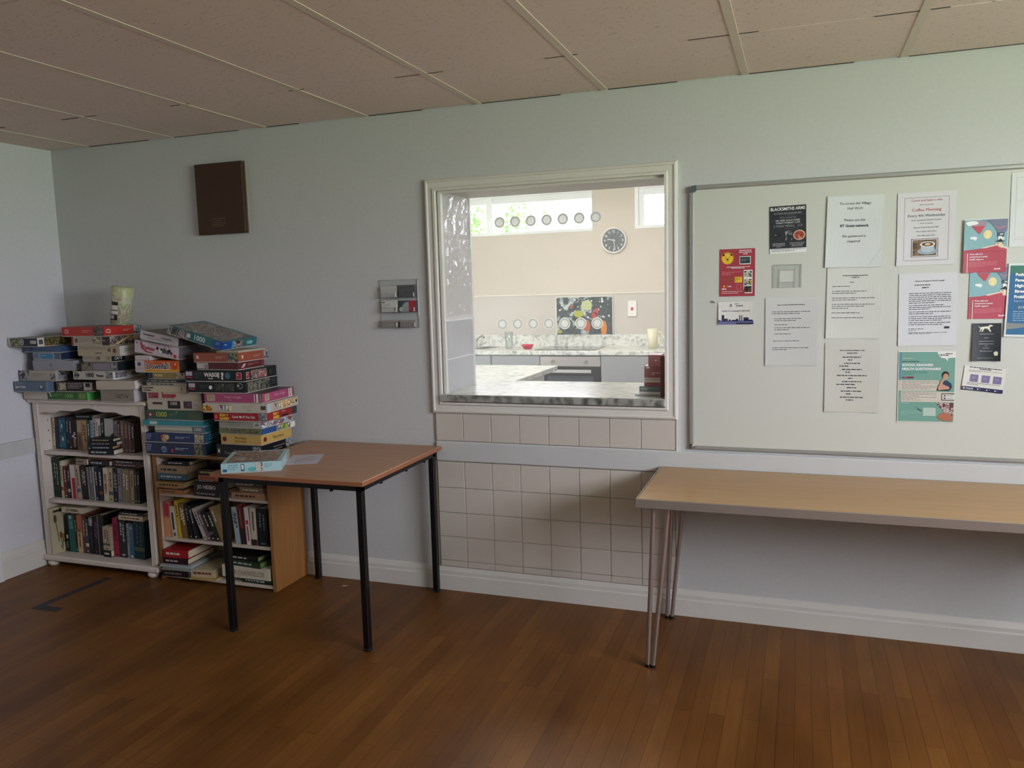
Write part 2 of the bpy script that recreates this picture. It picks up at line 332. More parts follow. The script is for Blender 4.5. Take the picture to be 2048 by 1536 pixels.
# skirting boards
def skirt(m, pts, zt=.122):
    (xa, ya), (xb, yb) = pts; d = Vector((xb - xa, yb - ya, 0)); L = d.length; d.normalize(); nrm = Vector((d.y, -d.x, 0))
    prof = [(0, 0), (.019, 0), (.019, zt * .62), (.012, zt * .66), (.013, zt * .80), (.005, zt * .97), (0, zt)]
    n = len(prof); v = [Vector((xa, ya, 0)) + d * t + nrm * a + Vector((0, 0, z)) for t in (0, L) for a, z in prof]
    m.add(v, [tuple(range(n))[::-1], tuple(range(n, 2 * n))] + [(i, (i + 1) % n, n + (i + 1) % n, n + i) for i in range(n)], TRIM)
m = M(); skirt(m, ((XL, -.0), (XR, -.0))); struct(m.build('baseboard_front'), 'moulded cream skirting board along the wall')
m = M(); skirt(m, ((XL, -.57), (XL, -.0)), .15); skirt(m, ((XL, YB), (XL, -1.55)), .15); struct(m.build('baseboard_left'))
m = M(); skirt(m, ((XR, 0), (XR, YB))); struct(m.build('baseboard_right'))
# door on left wall, just out of frame
m = M(); DW = P('dcdcdc', .4); m.box(XL, -1.55, 0, XL + .03, -.57, .02, DW)
for a, b in ((-.64, -.57), (-1.55, -1.48)): m.box(XL, a, 0, XL + .022, b, 2.09, DW)
m.box(XL, -1.55, 2.02, XL + .022, -.57, 2.09, DW); m.box(XL - .0, -1.48, .02, XL + .012, -.64, 2.02, DW)
struct(m.build('door_1')); 
# dado rails
m = M(); DR = P('c9cccb', .45, 0, .4, .02, 0, 6)
def rail(m, x0, x1, z0, z1, t=.016): m.add([(x, y, z) for x in (x0, x1) for y, z in ((0, z0), (-t + .003, z0), (-t, z0 + .004), (-t, z1 - .006), (-t + .005, z1), (0, z1))], [(0, 1, 2, 3, 4, 5), (11, 10, 9, 8, 7, 6)] + [(i, 6 + i, 6 + (i + 1) % 6, (i + 1) % 6) for i in range(6)], DR)
rail(m, -1.712, XR, .672, .772); struct(m.build('trim_2'), 'flat painted dado rail')
m = M(); m.box(XL, -.57, .662, XL + .014, 0, .748, DR); struct(m.build('trim_3'), 'dado rail on the left wall')
# glazed tiles under the hatch
m = M(); TM = tile_mat(); GR = P('a69d92', .8); m.box(-1.727, -.004, .10, -.522, 0, .672, GR); m.box(-1.727, -.004, .772, -.522, 0, .915, GR)
cols = [-1.7265 + .1485 * i for i in range(8)] + [-.5385 + .0]
cols = [-1.716 + .1478 * i for i in range(9)]; cols[-1] = -.525
for i in range(len(cols) - 1):
    for z0, z1 in ((.122, .155), (.155, .279), (.279, .405), (.405, .534), (.534, .668)):
        m.cbox(cols[i] + .0012, -.0095, z0 + .0012, cols[i + 1] - .0012, -.003, z1 - .0012, TM, .0016)
    m.cbox(cols[i] + .0012, -.0095, .775, cols[i + 1] - .0012, -.003, .912, TM, .0016)
m.box(-.5225, -.012, .10, -.5165, 0, .672, TRIM); m.box(-.5225, -.012, .772, -.5165, 0, .915, TRIM)
struct(m.build('trim_4'), 'cream square wall tiles below the serving hatch')
# hatch frame: mitred architrave + lining
m = M(); HF = P('dedcd3', .35, 0, .45, .03, 0, 5)
ox0, ox1, oz0, oz1 = -1.728, -.514, .914, 2.054
prof = [(0, 0), (0, -.014), (.008, -.022), (.014, -.022), (.018, -.017), (.040, -.017), (.046, -.024), (.056, -.024), (.056, .05)]
n = len(prof); v = []
for cx, cz, sx, sz in ((ox0, oz0, 1, 1), (ox1, oz0, -1, 1), (ox1, oz1, -1, -1), (ox0, oz1, 1, -1)):
    v += [(cx + sx * a, y, cz + sz * a) for a, y in prof]
f = [(c * n + i, ((c + 1) % 4) * n + i, ((c + 1) % 4) * n + i + 1, c * n + i + 1) for c in range(4) for i in range(n - 1)]
m.add(v, f, HF)
# inner stop bead on left, top, right
m.box(HX0, .008, HZ0, HX0 + .016, .03, HZ1, HF); m.box(HX1 - .016, .008, HZ0, HX1, .03, HZ1, HF); m.box(HX0 + .016, .008, HZ1 - .016, HX1 - .016, .03, HZ1, HF)
struct(m.build('window_2'), 'white moulded frame of the serving hatch')
GP = GLASS('hatch_glazing', (.985, .99, .985), .035)
m = M(); m.box(HX0 + .017, .040, 1.012, HX1 - .017, .046, HZ1 - .001, GP)
DK1 = FILM('sticker_film', 'f6f8f2', .7, 0.0); DK2 = FILM('sticker_ring', 'a9ada6', .6, 0.0); DK3 = FILM('sticker_band', 'e6eae2', .72, 0.0)
_g = GP.node_tree; _o = _g.nodes['Material Output']; _src = _o.inputs[0].links[0].from_socket; _tl = _g.nodes.new('ShaderNodeBsdfTranslucent'); _mm = _g.nodes.new('ShaderNodeMixShader'); _mm.inputs[0].default_value = .05   # veiling glare over the kitchen view, put into the pane as a translucent share
_g.links.new(_src, _mm.inputs[1]); _g.links.new(_tl.outputs[0], _mm.inputs[2]); _g.links.new(_mm.outputs[0], _o.inputs[0])
g = m.build('window_3'); struct(g, 'clear glazing of the serving hatch')
# manifestation dots: stickers on the glass
dots = []
for row, zz in ((0, 1.351), (1, 1.836)):
    for i in range(7):
        m = M(); fc = Face(m, (0, 0, 0), (1, 0, 0), (0, 0, 1), (0, -1, 0), 1, 1, .0003)
        fc.disc(0, 0, .0145, DK1, 1, 20); fc.ring(0, 0, .0195, .0225, DK2, 1); fc.ring(0, 0, .0225, .0275, DK1, 1); fc.ring(0, 0, .0145, .0195, DK3, 1)
        x = -1.363 + .0785 * i
        o = m.build('dot_sticker', loc=(x, .0398, zz))
        ordn = ['leftmost', 'second', 'third', 'fourth', 'fifth', 'sixth', 'rightmost'][i]
        tag(o, f"white ringed dot sticker on the hatch glass, {ordn} from the left in the {'upper' if row else 'lower'} row" if 0 < i < 6 else f"white ringed dot sticker on the hatch glass, {ordn} in the {'upper' if row else 'lower'} row", 'sticker', f"dot stickers in the {'upper' if row else 'lower'} row")
# reveals of the opening
m = M(); RV = P('e4e2e2', .25); RVG = P('c9cbd2', .3)
m.box(HX0, .03, 1.376, HX0 + .004, T, HZ1, RV); m.box(HX0, .03, 1.0, HX0 + .004, T, 1.366, RVG)
m.box(HX0, .03, 1.366, HX0 + .02, T + .0, 1.376, P('f2f2f2', .25)); m.box(HX0 + .004, .03, 1.172, HX0 + .006, T, 1.178, P('f0f0f2', .3)); m.box(HX0 + .0, T - .004, 1.0, HX0 + .012, T + .012, HZ1, P('f4f4f4', .3))
m.box(HX0, .03, HZ1 - .004, HX1, T, HZ1, P('cfc9bd', .5, 0, .4, .08, 0, 12)); m.box(HX1 - .004, .03, 1.0, HX1, T, HZ1, RV)
struct(m.build('trim_5'), 'white lined reveal of the serving hatch')
m = M()   # crinkled clear film on the left reveal
r = random.Random(2); nx, nz = 9, 26; v = []; f = []
for j in range(nz + 1):
    for i in range(nx + 1): v.append((HX0 + .011 + r.uniform(-.0045, .0045), .06 + .32 * i / nx, 1.39 + .60 * j / nz))
for j in range(nz):
    for i in range(nx):
        a = j * (nx + 1) + i; f += [(a, a + 1, a + nx + 2), (a, a + nx + 2, a + nx + 1)]
m.add(v, f, GLASS('crinkled_film', (.96, .96, .97), .14, .16, .4)); tag(m.build('plastic_film'), 'crinkled clear plastic film covering the hatch left reveal', 'plastic sheet')
m = M(); m.cbox(HX0 - .008, -.032, .974, HX1 - .012, -.0, 1.008, SILLM, .004)
m.box(HX0 + .002, -.004, .974, HX1 - .002, .57, 1.006, SILLM); m.box(HX0 + .002, -.026, 1.0065, HX1 - .014, .57, 1.010, SILLTOP)
tag(m.build('serving_counter'), 'grey marbled laminate worktop forming the serving hatch sill', 'counter')

# ================================================================ KITCHEN BEYOND
KY = 4.2; KH = 2.7; KXL, KXR = -4.6, .6
kcr = P('dacfc3', .6, 0, .2, .02, 0, 3); klow = P('cfc7c0', .35, 0, .4, .03, 0, 2)
m = M(); wins = [(-3.95, -1.942), (-1.522, -.5)]
m.box(KXL, KY, 0, KXR, KY + .25, 2.06, kcr); m.box(KXL, KY, 2.50, KXR, KY + .25, KH + .1, kcr)
xs = [KXL, wins[0][0], wins[0][1], wins[1][0], wins[1][1], KXR]
for a, b in ((0, 1), (2, 3), (4, 5)): m.box(xs[a], KY, 2.06, xs[b], KY + .25, 2.50, kcr)
m.box(KXL, KY - .006, 1.04, KXR, KY, 1.44, klow); m.box(KXL, KY - .012, 1.44, KXR, KY, 1.452, P('e8e0d2', .3))
struct(m.build('wall_kitchen_back'), 'cream kitchen wall with grey splash panel')
m = M(); m.box(KXL - .1, T, 0, KXL, KY, KH + .1, kcr); struct(m.build('wall_kitchen_left'))
m = M(); m.box(KXR, T, 0, KXR + .1, KY, KH + .1, kcr); struct(m.build('wall_kitchen_right'))
m = M(); m.box(KXL, T, -.06, KXR, KY, 0, P('9a9c9e', .5, 0, .4, .05, 0, 5)); f_ = struct(m.build('floor_kitchen')); f_.name = 'floor.001'
m = M(); m.box(KXL, T, KH, KXR, KY, KH + .1, P('e9e6e0', .8)); c_ = struct(m.build('ceiling_kitchen')); c_.name = 'ceiling.001'
# kitchen windows
PV = P('f4f5f6', .25)
for wi, (xa, xb, mull) in enumerate(((-3.95, -1.942, [-3.10, -3.02]), (-1.522, -.5, []))):
    m = M(); ya, yb = KY - .004, KY + .06
    m.box(xa, ya, 2.06, xb, yb, 2.088, PV); m.box(xa, ya, 2.44, xb, yb, 2.50, PV); m.box(xa, ya, 2.088, xa + .035, yb, 2.44, PV); m.box(xb - .004 if wi == 0 else xb - .04, ya, 2.088, xb, yb, 2.44, PV)
    m.box(xa + .035, KY + .015, 2.375, xb - .004, yb, 2.44, PV)
    if mull: m.box(-3.055, ya, 2.088, -2.99, yb, 2.44, PV)
    if wi: m.box(xa + .035, KY + .012, 2.088, xa + .09, yb, 2.44, PV)
    fr = struct(m.build('window_%d' % (4 + wi)), 'white framed high kitchen window')
    m = M(); m.box(xa + .03, KY + .03, 2.088, xb - .004, KY + .034, 2.44, GLASS('window_glass', (1, 1, 1), .02)); m.build('pane', fr)
# tree outside
m = M(); r = random.Random(7); m.tube((-5.7, 10, -1), (-5.6, 10, 2.4), .13, P('5a4a38'), 10, .07)
LV = P('3a6a26', .5, 0, .1, .3, 0, 3)
for cl in range(26):
    c = Vector((-5.75 + r.uniform(-1.2, 1.05), 10 + r.uniform(-.8, .8), 2.9 + r.uniform(-.7, 1.0)))
    m.tube((-5.6, 10, 2.2), c, .02, P('5a4a38'), 5)
    for i in range(60):
        p = c + Vector((r.gauss(0, .2), r.gauss(0, .2), r.gauss(0, .17))); a = Vector((r.uniform(-1, 1), r.uniform(-1, 1), r.uniform(-1, 1))).normalized(); b = a.orthogonal().normalized()
        m.add([p - a * .06, p + b * .028, p + a * .06, p - b * .028], [(0, 1, 2, 3)], LV)
tag(m.build('tree'), 'leafy green tree seen outside through the high kitchen window', 'tree')
# base units, worktop
CG = P('9fa1a3', .4, 0, .4)
def unit(name, x0, x1, label, drawer):
    t = thing(name, label, 'cabinet', (0, 0, 0)); 
    mm = M(); mm.box(x0 + .001, 3.62, .0, x1 - .001, 4.19, .884, P('c9c9c9', .5)); mm.build('body', t)
    if drawer:
        mm = M(); mm.cbox(x0 + .003, 3.60, .745, x1 - .003, 3.619, .878, CG); d = mm.build('drawer', t); mm = M(); mm.cbox(x0 + .003, 3.60, .1, x1 - .003, 3.619, .74, CG); mm.build('door', t)
    else:
        mm = M(); mm.cbox(x0 + .003, 3.60, .1, x1 - .003, 3.619, .878, CG); mm.build('door', t)
unit('kitchen_cabinet', -3.42, -2.82, 'grey kitchen base cabinet under the sink, left of the drawer unit', True)
unit('kitchen_cabinet', -2.815, -2.322, 'grey kitchen base cabinet with drawer just left of the oven', True)
unit('kitchen_cabinet', -1.733, -.9, 'grey kitchen base cabinet with plain door right of the oven', False)
m = M(); m.cbox(-4.1, 3.59, .885, -.4, 4.186, .925, KMARBLE, .004); m.box(-4.1, 4.165, .925, -.4, 4.194, 1.042, KMARBLE); tag(m.build('kitchen_worktop'), 'marbled grey worktop with upstand along the kitchen back wall', 'counter')
# oven
t = thing('built_in_oven', 'built-in electric oven with steel control panel and black glass door', 'oven')
ST = P('c7c2bd', .3, .6); m = M(); m.box(-2.318, 3.62, .28, -1.737, 4.18, .884, '55585c'); m.build('body', t)
m = M(); m.cbox(-2.318, 3.598, .778, -1.737, 3.62, .873, ST); cp = m.build('control_panel', t)
for x in (-2.19, -1.872):
    m = M(); m.tube((x, 3.598, .824), (x, 3.575, .824), .017, P('b9b5b0', .25, .8), 18, .015); m.build('knob', cp)
m = M(); m.cbox(-2.318, 3.598, .30, -1.737, 3.62, .772, P('1d2124', .08)); fc = Face(m, (-2.25, 3.598, .4), (1, 0, 0), (0, 0, 1), (0, -1, 0), .445, .29); fc.rect(0, 1, 0, 1, P('4b565c', .1)); fc.rect(.05, .95, .78, .8, P('8b979d', .3)); fc.rect(.05, .95, .5, .52, P('8b979d', .3))
d = m.build('door', t); m = M(); m.cbox(-2.24, 3.555, .722, -1.815, 3.573, .752, P('e2e2e0', .25, .5)); m.box(-2.2, 3.573, .73, -2.18, 3.598, .745, ST); m.box(-1.87, 3.573, .73, -1.85, 3.598, .745, ST); m.build('handle', d)
m = M(); m.cbox(-2.40, 3.68, .925, -1.80, 4.10, .930, P('26292b', .06), .001); fc = Face(m, (-2.40, 3.68, .930), (1, 0, 0), (0, 1, 0), (0, 0, 1), .6, .42)
for u, v_, q in ((.25, .3, .08), (.72, .3, .07), (.25, .73, .07), (.70, .72, .085)): fc.ring(u, v_, q - .002, q, P('7d8488', .4), 1)
tag(m.build('hob'), 'black ceramic hob set in the worktop above the oven', 'hob')
# picture splashback
m = M(); m.box(-2.33, 4.176, 1.044, -1.742, 4.193, 1.422, P('e6e0d8', .3)); fc = Face(m, (-2.318, 4.176, 1.044), (1, 0, 0), (0, 0, 1), (0, -1, 0), .57, .37, .001)
fc.rect(0, 1, 0, 1, PIC('splash', ['2a3034', '4a545a', '3a4347', '9aa4a4', 'c7cfcc'], 7), 1)
r = random.Random(3)
for i in range(60): fc.disc(r.uniform(.05, .95), r.uniform(.45, .95), r.uniform(.004, .014), P(r.choice(['e6eae6', 'c8d0ce', 'a9b2b0']), .3), 2, 8)
for u, v_, a, b, c in ((.55, .78, .055, .05, 'c9cf9a'), (.4, .55, .05, .035, 'b4b64a'), (.68, .5, .025, .04, 'b5483c'), (.55, .22, .035, .055, 'c0603a'), (.85, .16, .03, .075, 'e08a3e'), (.05, .08, .03, .018, 'a8aa4e'), (.72, .62, .02, .03, 'cf4a4a'), (.33, .42, .03, .02, '3f4436'), (.42, .2, .02, .02, '5d6236'), (.28, .75, .02, .014, 'b04a3a')): fc.disc(u, v_, a, P(c, .3), 3, 18, b)
tag(m.build('splashback_picture'), 'glass splashback printed with splashing vegetables behind the hob', 'splashback')
# clock
t = thing('wall_clock', 'round grey-faced wall clock with white numerals and white rim', 'clock', (-1.727, KY, 1.957))
m = M(); m.lathe([(.001, 0), (.127, 0), (.127, .02), (.120, .03), (.112, .028), (.110, .016)], P('eeece6', .3), n=40); m.T = Matrix.Identity(4); m.build('rim', t, rot=(R(90), 0, 0))
m = M(); fc = Face(m, (0, -.016, 0), (1, 0, 0), (0, 0, 1), (0, -1, 0), 1, 1, .0015); fc.disc(0, 0, .112, P('676d72', .4), 0, 40)
for i in range(1, 13):
    a = R(90 - 30 * i); fc.text(str(i), .088 * math.cos(a), .088 * math.sin(a) - .0115, .023, P('f2f2ee', .5), 'c', .02)
    fc.disc(.066 * math.cos(a), .066 * math.sin(a), .003, P('dcdcd8', .5), 1, 8)
m.build('dial', t)
m = M(); fc = Face(m, (0, -.020, 0), (1, 0, 0), (0, 0, 1), (0, -1, 0), 1, 1, .001)
def hand(ang, L, w): 
    a = R(90 - ang); c, s = math.cos(a), math.sin(a); fc.poly([(-.015 * c - w * s, -.015 * s + w * c), (-.015 * c + w * s, -.015 * s - w * c), (L * c + w * s, L * s - w * c), (L * c - w * s, L * s + w * c)], P('f6f6f2', .4), 1)
hand(282, .062, .0035); hand(172, .092, .0028); m.build('hands', t)
# cooker switch, small things on worktop
m = M(); m.cbox(-1.594, 4.178, 1.216, -1.508, 4.193, 1.37, P('f4f2ee', .3)); fc = Face(m, (-1.594, 4.178, 1.216), (1, 0, 0), (0, 0, 1), (0, -1, 0), .086, .154, .003); fc.rect(.36, .64, .38, .58, P('e0392f', .3)); fc.disc(.5, .85, .004, P('999999'), 1, 8); fc.disc(.5, .15, .004, P('999999'), 1, 8)
tag(m.build('cooker_switch'), 'white cooker switch plate with red rocker on kitchen wall', 'switch')
m = M(); m.lathe([(.001, 0), (.035, 0), (.058, .035), (.062, .038), (.058, .044), (.050, .03), (.03, .008), (.001, .006)], P('d8284e', .35), n=28); tag(m.build('bowl', loc=(-2.515, 3.82, .9255)), 'small red bowl on the worktop left of the hob', 'bowl')
def jug(loc, label, col, r=.05, h=.185, handle=True, name='jug'):
    t = thing(name, label, name, loc); mm = M(); mm.lathe([(.001, 0), (r * .82, 0), (r, h), (r * .95, h), (r * .78, .006), (.001, .006)], col, n=24); mm.build('body', t)
    if handle: mm = M(); mm.path([(r * .9, 0, h * .85), (r * 1.7, 0, h * .8), (r * 1.75, 0, h * .35), (r * .85, 0, h * .25)], .006, col, 8); mm.build('handle', t)
jug((-1.30, 3.88, .9255), 'pale cream plastic jug on the worktop at the right', P('e9e6c8', .35)); jug((-2.70, 3.80, .9255), 'clear glass jug standing beside the red bowl', GLASS('clear_glassware', (.93, .95, .95), .12), .042, .17, True)
t = thing('kitchen_sink', 'steel kitchen sink with drainer set into the worktop', 'sink'); m = M(); m.cbox(-3.32, 3.70, .925, -2.90, 4.08, .931, P('c9c9c6', .25, .7), .002); m.build('bowl_and_drainer', t); m.mats
m = M(); m.box(-3.05, 3.74, .9312, -2.93, 4.04, .9316, '55585a'); m.build('recess', t)
m = M(); m.path([(-3.17, 4.10, .925), (-3.17, 4.10, .985), (-3.13, 4.06, 1.02), (-3.05, 3.98, 1.05), (-3.03, 3.96, 1.03)], .011, P('d4d4d2', .15, .9)); tag(m.build('tap'), 'chrome mixer tap rising over the kitchen sink', 'tap')
# peninsula unit
m = M(); m.cbox(-3.0, .95, .848, -1.855, 2.62, .888, SILLTOP, .004)
t = thing('kitchen_peninsula', 'white marbled peninsula counter jutting into the kitchen behind the hatch', 'counter'); m.build('worktop', t)
m = M(); m.box(-2.9, 1.1, 0, -1.95, 2.55, .847, P('d9d9dc', .4)); m.build('base', t)
# tea boxes stacked on the sill
def tea(name, x0, y0, z0, x1, y1, z1, c, label, cat='box', deco=None):
    mm = M(); mm.box(x0, y0, z0, x1, y1, z1, c); fc = Face(mm, (x0, y0, z0), (1, 0, 0), (0, 0, 1), (0, -1, 0), x1 - x0, z1 - z0)
    if deco: deco(fc)
    tag(mm.build(name), label, cat, 'boxes stacked on the serving sill')
rb = P('9e2230', .4); wl = P('f0ece4', .5)
tea('leaflet_stack', -.725, .07, 1.0105, -.61, .21, 1.016, P('8b8f90'), 'thin grey leaflets lying at the bottom of the sill stack', 'leaflet')
tea('carton', -.705, .08, 1.0165, -.608, .20, 1.053, P('56706c', .4), 'grey-green carton near the bottom of the sill stack', 'box', lambda f: (f.rect(0, 1, .0, .3, wl), f.lines(.1, .9, .8, .5, 2, wl)))
tea('carton', -.682, .085, 1.0535, -.606, .19, 1.086, rb, 'low dark red tea box above the grey-green carton', 'box', lambda f: f.rect(.0, 1, .55, .95, P('d9c6b8')))
tea('carton', -.682, .085, 1.0865, -.606, .19, 1.1475, rb, 'larger dark red tea box in the middle of the sill stack', 'box', lambda f: (f.lines(.45, .95, .5, .25, 2, wl), f.rect(.12, .32, .82, .95, wl), f.rect(.0, 1, .02, .1, wl)))
tea('carton', -.664, .09, 1.148, -.605, .18, 1.199, P('b3232f', .4), 'bright red tea box on top of the sill stack', 'box', lambda f: f.lines(.5, .95, .55, .3, 1, wl))
tea('envelope', -.705, .21, 1.0105, -.685, .235, 1.11, P('f2f2f0'), 'white card standing behind the sill stack', 'card')
m = M(); m.cbox(-.5995, .0295, 1.0105, -.5785, .0385, 1.2, P('7a4e3e', .5)); fc = Face(m, (-.58, .03, 1.012), (1, 0, 0), (0, 0, 1), (0, -1, 0), .006, .18)
tag(m.build('plank'), 'narrow brown wooden panel upright at the right of the hatch', 'panel')

# ================================================================ HALL FURNITURE
# black-legged table
t = thing('side_table', 'square wood-topped table with black square metal legs beside the bookcases', 'table', (-2.07, -.40, 0))
m = M(); x0, x1, y0, y1 = -2.455, -1.685, -.795, -.02
BT = wood_mat('beech_laminate', 'a87c5a', 'b58a66', 'X', .38)
m.cbox(x0 + 2.07, y0 + .4, .727, x1 + 2.07, y1 + .4, .748, BT, .003); tp = m.build('tabletop', t)
m = M(); LP = P('9a6445', .4); a, b, c, d = x0 + 2.07, x1 + 2.07, y0 + .4, y1 + .4
m.box(a - .0012, c - .0012, .7295, b + .0012, c, .7455, LP); m.box(b, c, .7295, b + .0012, d, .7455, LP); m.box(a - .0012, c, .7295, a, d, .7455, LP); m.build('edge_banding', tp)
BL = P('08090a', .35, 0, .4)
lx0, lx1, ly0, ly1 = -2.434, -1.708, -.766, -.045
m = M()
for a, b, c, d in ((lx0, ly0, lx1, ly0 + .025), (lx0, ly1 - .025, lx1, ly1), (lx0, ly0, lx0 + .025, ly1), (lx1 - .025, ly0, lx1, ly1)): m.box(a + 2.07, b + .4, .700, c + 2.07, d + .4, .7268, BL)
for x in (-2.25, -1.86):
    m.tube((x + 2.07, ly0 + .412, .700), (x + 2.07, ly0 + .412, .690), .008, BL, 10)
for y in (-.58, -.34, -.15): m.tube((lx1 - .012 + 2.07, y + .4, .700), (lx1 - .012 + 2.07, y + .4, .690), .008, BL, 10)
m.build('frame', t)
for a, b in ((lx0, ly0), (lx1 - .028, ly0), (lx0, ly1 - .028), (lx1 - .028, ly1 - .028)):
    m = M(); m.cbox(a + 2.07, b + .4, .012, a + .028 + 2.07, b + .028 + .4, .7265, BL, .002); lg = m.build('leg', t)
    m = M(); m.cbox(a - .001 + 2.07, b - .001 + .4, 0, a + .029 + 2.07, b + .029 + .4, .0118, P('0d0d0e', .7), .003); m.build('foot', lg)
# long folding table
t = thing('folding_table', 'long beech-topped folding table with aluminium edge below the whiteboard', 'table', (.33, -.31, 0))
m = M(); FT = wood_mat('oak_laminate', 'aa8450', 'b58d58', 'X', .3)
m.cbox(-.919, -.286, .668, .919, .286, .6995, FT, .003); tp = m.build('tabletop', t)
AL = P('b9b4ae', .32, .75); m = M()
m.cbox(-.924, -.292, .664, .924, -.2865, .7, AL, .002); m.cbox(-.924, .2865, .664, .924, .292, .7, AL, .002); m.cbox(-.924, -.2865, .664, -.9192, .2865, .7, AL, .002); m.cbox(.9192, -.2865, .664, .924, .2865, .7, AL, .002); m.build('aluminium_edging', tp)
for sx in (-1, 1):
    for sy in (-1, 1):
        m = M(); y = sy * .250; yb = sy * .250; q = -sx; xf = sx * .887; TB_ = P('b8aaa4', .28, .8)
        m.tube((xf, yb, .008), (xf + q * .026, y, .650), .0092, TB_, 12); m.tube((xf + q * .021, yb, .008), (xf + q * .082, y, .650), .0092, TB_, 12)
        m.tube((xf + q * .026, y, .649), (xf + q * .026, y, .668), .0092, TB_, 12); m.tube((xf + q * .082, y, .649), (xf + q * .082, y, .668), .0092, TB_, 12)
        lg = m.build('leg', t)
        m = M(); m.tube((xf, yb, 0), (xf, yb, .012), .0105, DARK, 12); m.tube((xf + q * .021, yb, 0), (xf + q * .021, yb, .012), .0105, DARK, 12); m.build('rubber_foot', lg)
    m = M(); m.tube((sx * .833, -.25, .657), (sx * .833, .25, .657), .008, P('b8aaa4', .28, .8), 12); m.build('leg_brace', t)

# whiteboard
WX0, WX1, WZ0, WZ1 = -.462, 1.95, .786, 1.942
t = thing('whiteboard', 'large wall-mounted whiteboard with aluminium frame holding pinned notices', 'board', (WX0, -.0, WZ0))
bw, bh = WX1 - WX0, WZ1 - WZ0
m = M(); m.box(.012, -.014, .012, bw - .012, -.001, bh - .012, P('d1d4ca', .22, 0, .5)); m.build('writing_surface', t)
AF = P('b4b7b4', .35, .55)
def fr(x0, z0, x1, z1):
    mm = M(); mm.cbox(x0, -.021, z0, x1, -.001, z1, AF, .005); mm.build('frame', t)
fr(0, .02, .02, bh - .02); fr(bw - .02, .02, bw, bh - .02); fr(.02, bh - .02, bw - .02, bh); fr(.02, 0, bw - .02, .016)
for cx, cz, a0 in ((0, bh, 90), (bw, bh, 0), (bw, 0, 270)):
    m = M(); sx = 1 if cx == 0 else -1; sz = -1 if cz else 1
    pts = [(cx + sx * .03, cz), (cx + sx * .03, cz + sz * .021), (cx + sx * .021, cz + sz * .03), (cx, cz + sz * .03), (cx + sx * .002, cz + sz * .012), (cx + sx * .012, cz + sz * .002)]
    if sx * sz > 0: pts = pts[::-1]
    m.prism(pts, -.024, -.0, P('5c6870', .4)); m.build('corner_cap', t)
m = M(); m.box(.0, -.018, .0, .012, -.0, .018, P('77726c', .4, .6)); m.tube((.014, -.012, .008), (.014, -.024, .008), .005, P('c9c9c9', .3, .8), 10); m.build('bracket', t)

# papers on the board
BY = -.0148
def paper(name, label, cat, corners, col, draw, bend=.002, group=None, rough=.6, off=0.0, tilt=0):
    """corners: TL, TR, BR, BL as (x, z)"""
    (ax, az), (bx, bz), (cx, cz), (dx, dz) = corners
    zb = (cz + dz) / 2; zt = (az + bz) / 2; ang = math.atan2((bz - az) + (cz - dz), (bx - ax) + (cx - dx))
    w = math.hypot(bx - ax, bz - az); h = zt - zb
    mm = M(); bd = lambda u, v: .0006 + bend * (1.9 * (u - .45)) ** 2 * (1.15 - .7 * v) 
    fc = Face(mm, (0, 0, 0), (1, 0, 0), (0, 0, 1), (0, -1, 0), w, h, .00035, bd, 14)
    cm = P(col, rough, 0, .3, .02, .25, 9) if isinstance(col, str) else col
    n = 14; v = []; f = []
    for i in range(n + 1):
        for b in (0, 1): v += [fc.pt(w * i / n, 0, -b), fc.pt(w * i / n, h, -b)]
    for i in range(n):
        k = 4 * i; f += [(k, k + 4, k + 5, k + 1), (k + 2, k + 3, k + 7, k + 6), (k, k + 2, k + 6, k + 4), (k + 1, k + 5, k + 7, k + 3)]
    f += [(0, 1, 3, 2), (4 * n, 4 * n + 2, 4 * n + 3, 4 * n + 1)]
    mm.add(v, f, cm); draw(fc)
    o = mm.build(name, loc=(dx, BY - .0006 - off, dz), rot=(0, -ang, 0)); return tag(o, label, cat, group)
INK = P('33363a', .7); INK2 = P('4a4c50', .7); WH = P('eef0ee', .5); RED = P('b03a3f', .6)
def d_black(f):
    f.rect(0, 1, .1, 1, P('2f3438', .45)); f.rect(0, 1, 0, .1, WH); f.lines(.04, .95, .085, .02, 2, INK)
    f.text('BLACKSMITHS ARMS', .5, .905, .0125, WH, 'c', .02, .94); f.text('RYTON-ON-DUNSMORE', .5, .82, .0075, P('a9adb0'), 'c', .0, .74)
    f.rect(.3, .7, .793, .797, P('777b7e')); f.text('NEW LANDLINE', .5, .735, .0065, P('8b9093'), 'c', 0, .8)
    f.text('MID WEEK LUNCH OFFERS', .5, .675, .0065, WH, 'c', .0, .66); f.text('TUESDAY-THURSDAY 12-2PM', .5, .625, .0065, WH, 'c', 0, .66); f.text('2 MAIN MEALS   £13', .5, .55, .010, P('9b9fa2'), 'c', 0, .78)
    f.rect(.22, .78, .515, .519, P('777b7e')); f.rect(.06, .34, .27, .47, P('8e9294')); f.disc(.2, .385, .017, P('26292c'), 3, 18, .010); f.lines(.14, .26, .395, .37, 1, WH, lev=4)
    f.rect(.38, .62, .27, .47, pC); f.rect(.07, .33, .235, .26, WH); f.disc(.81, .37, .024, P('d8b8a6', .4), 3, 22, .021); f.disc(.81, .37, .020, PIC('meat', ['b4553f', '8a3a2c', 'd08a6a'], 60), 4, 22, .017)
    f.lines(.08, .42, .215, .12, 4, P('c9cccc'), al='c', th=.3); f.lines(.55, .95, .215, .12, 4, P('c9cccc'), al='c', th=.3, seed=4)
paper('pub_poster', 'black pub lunch poster headed in white capitals, topmost on the board left part', 'poster', [(-.127, 1.836), (.018, 1.836), (.016, 1.643), (-.128, 1.638)], WH, d_black, .001)
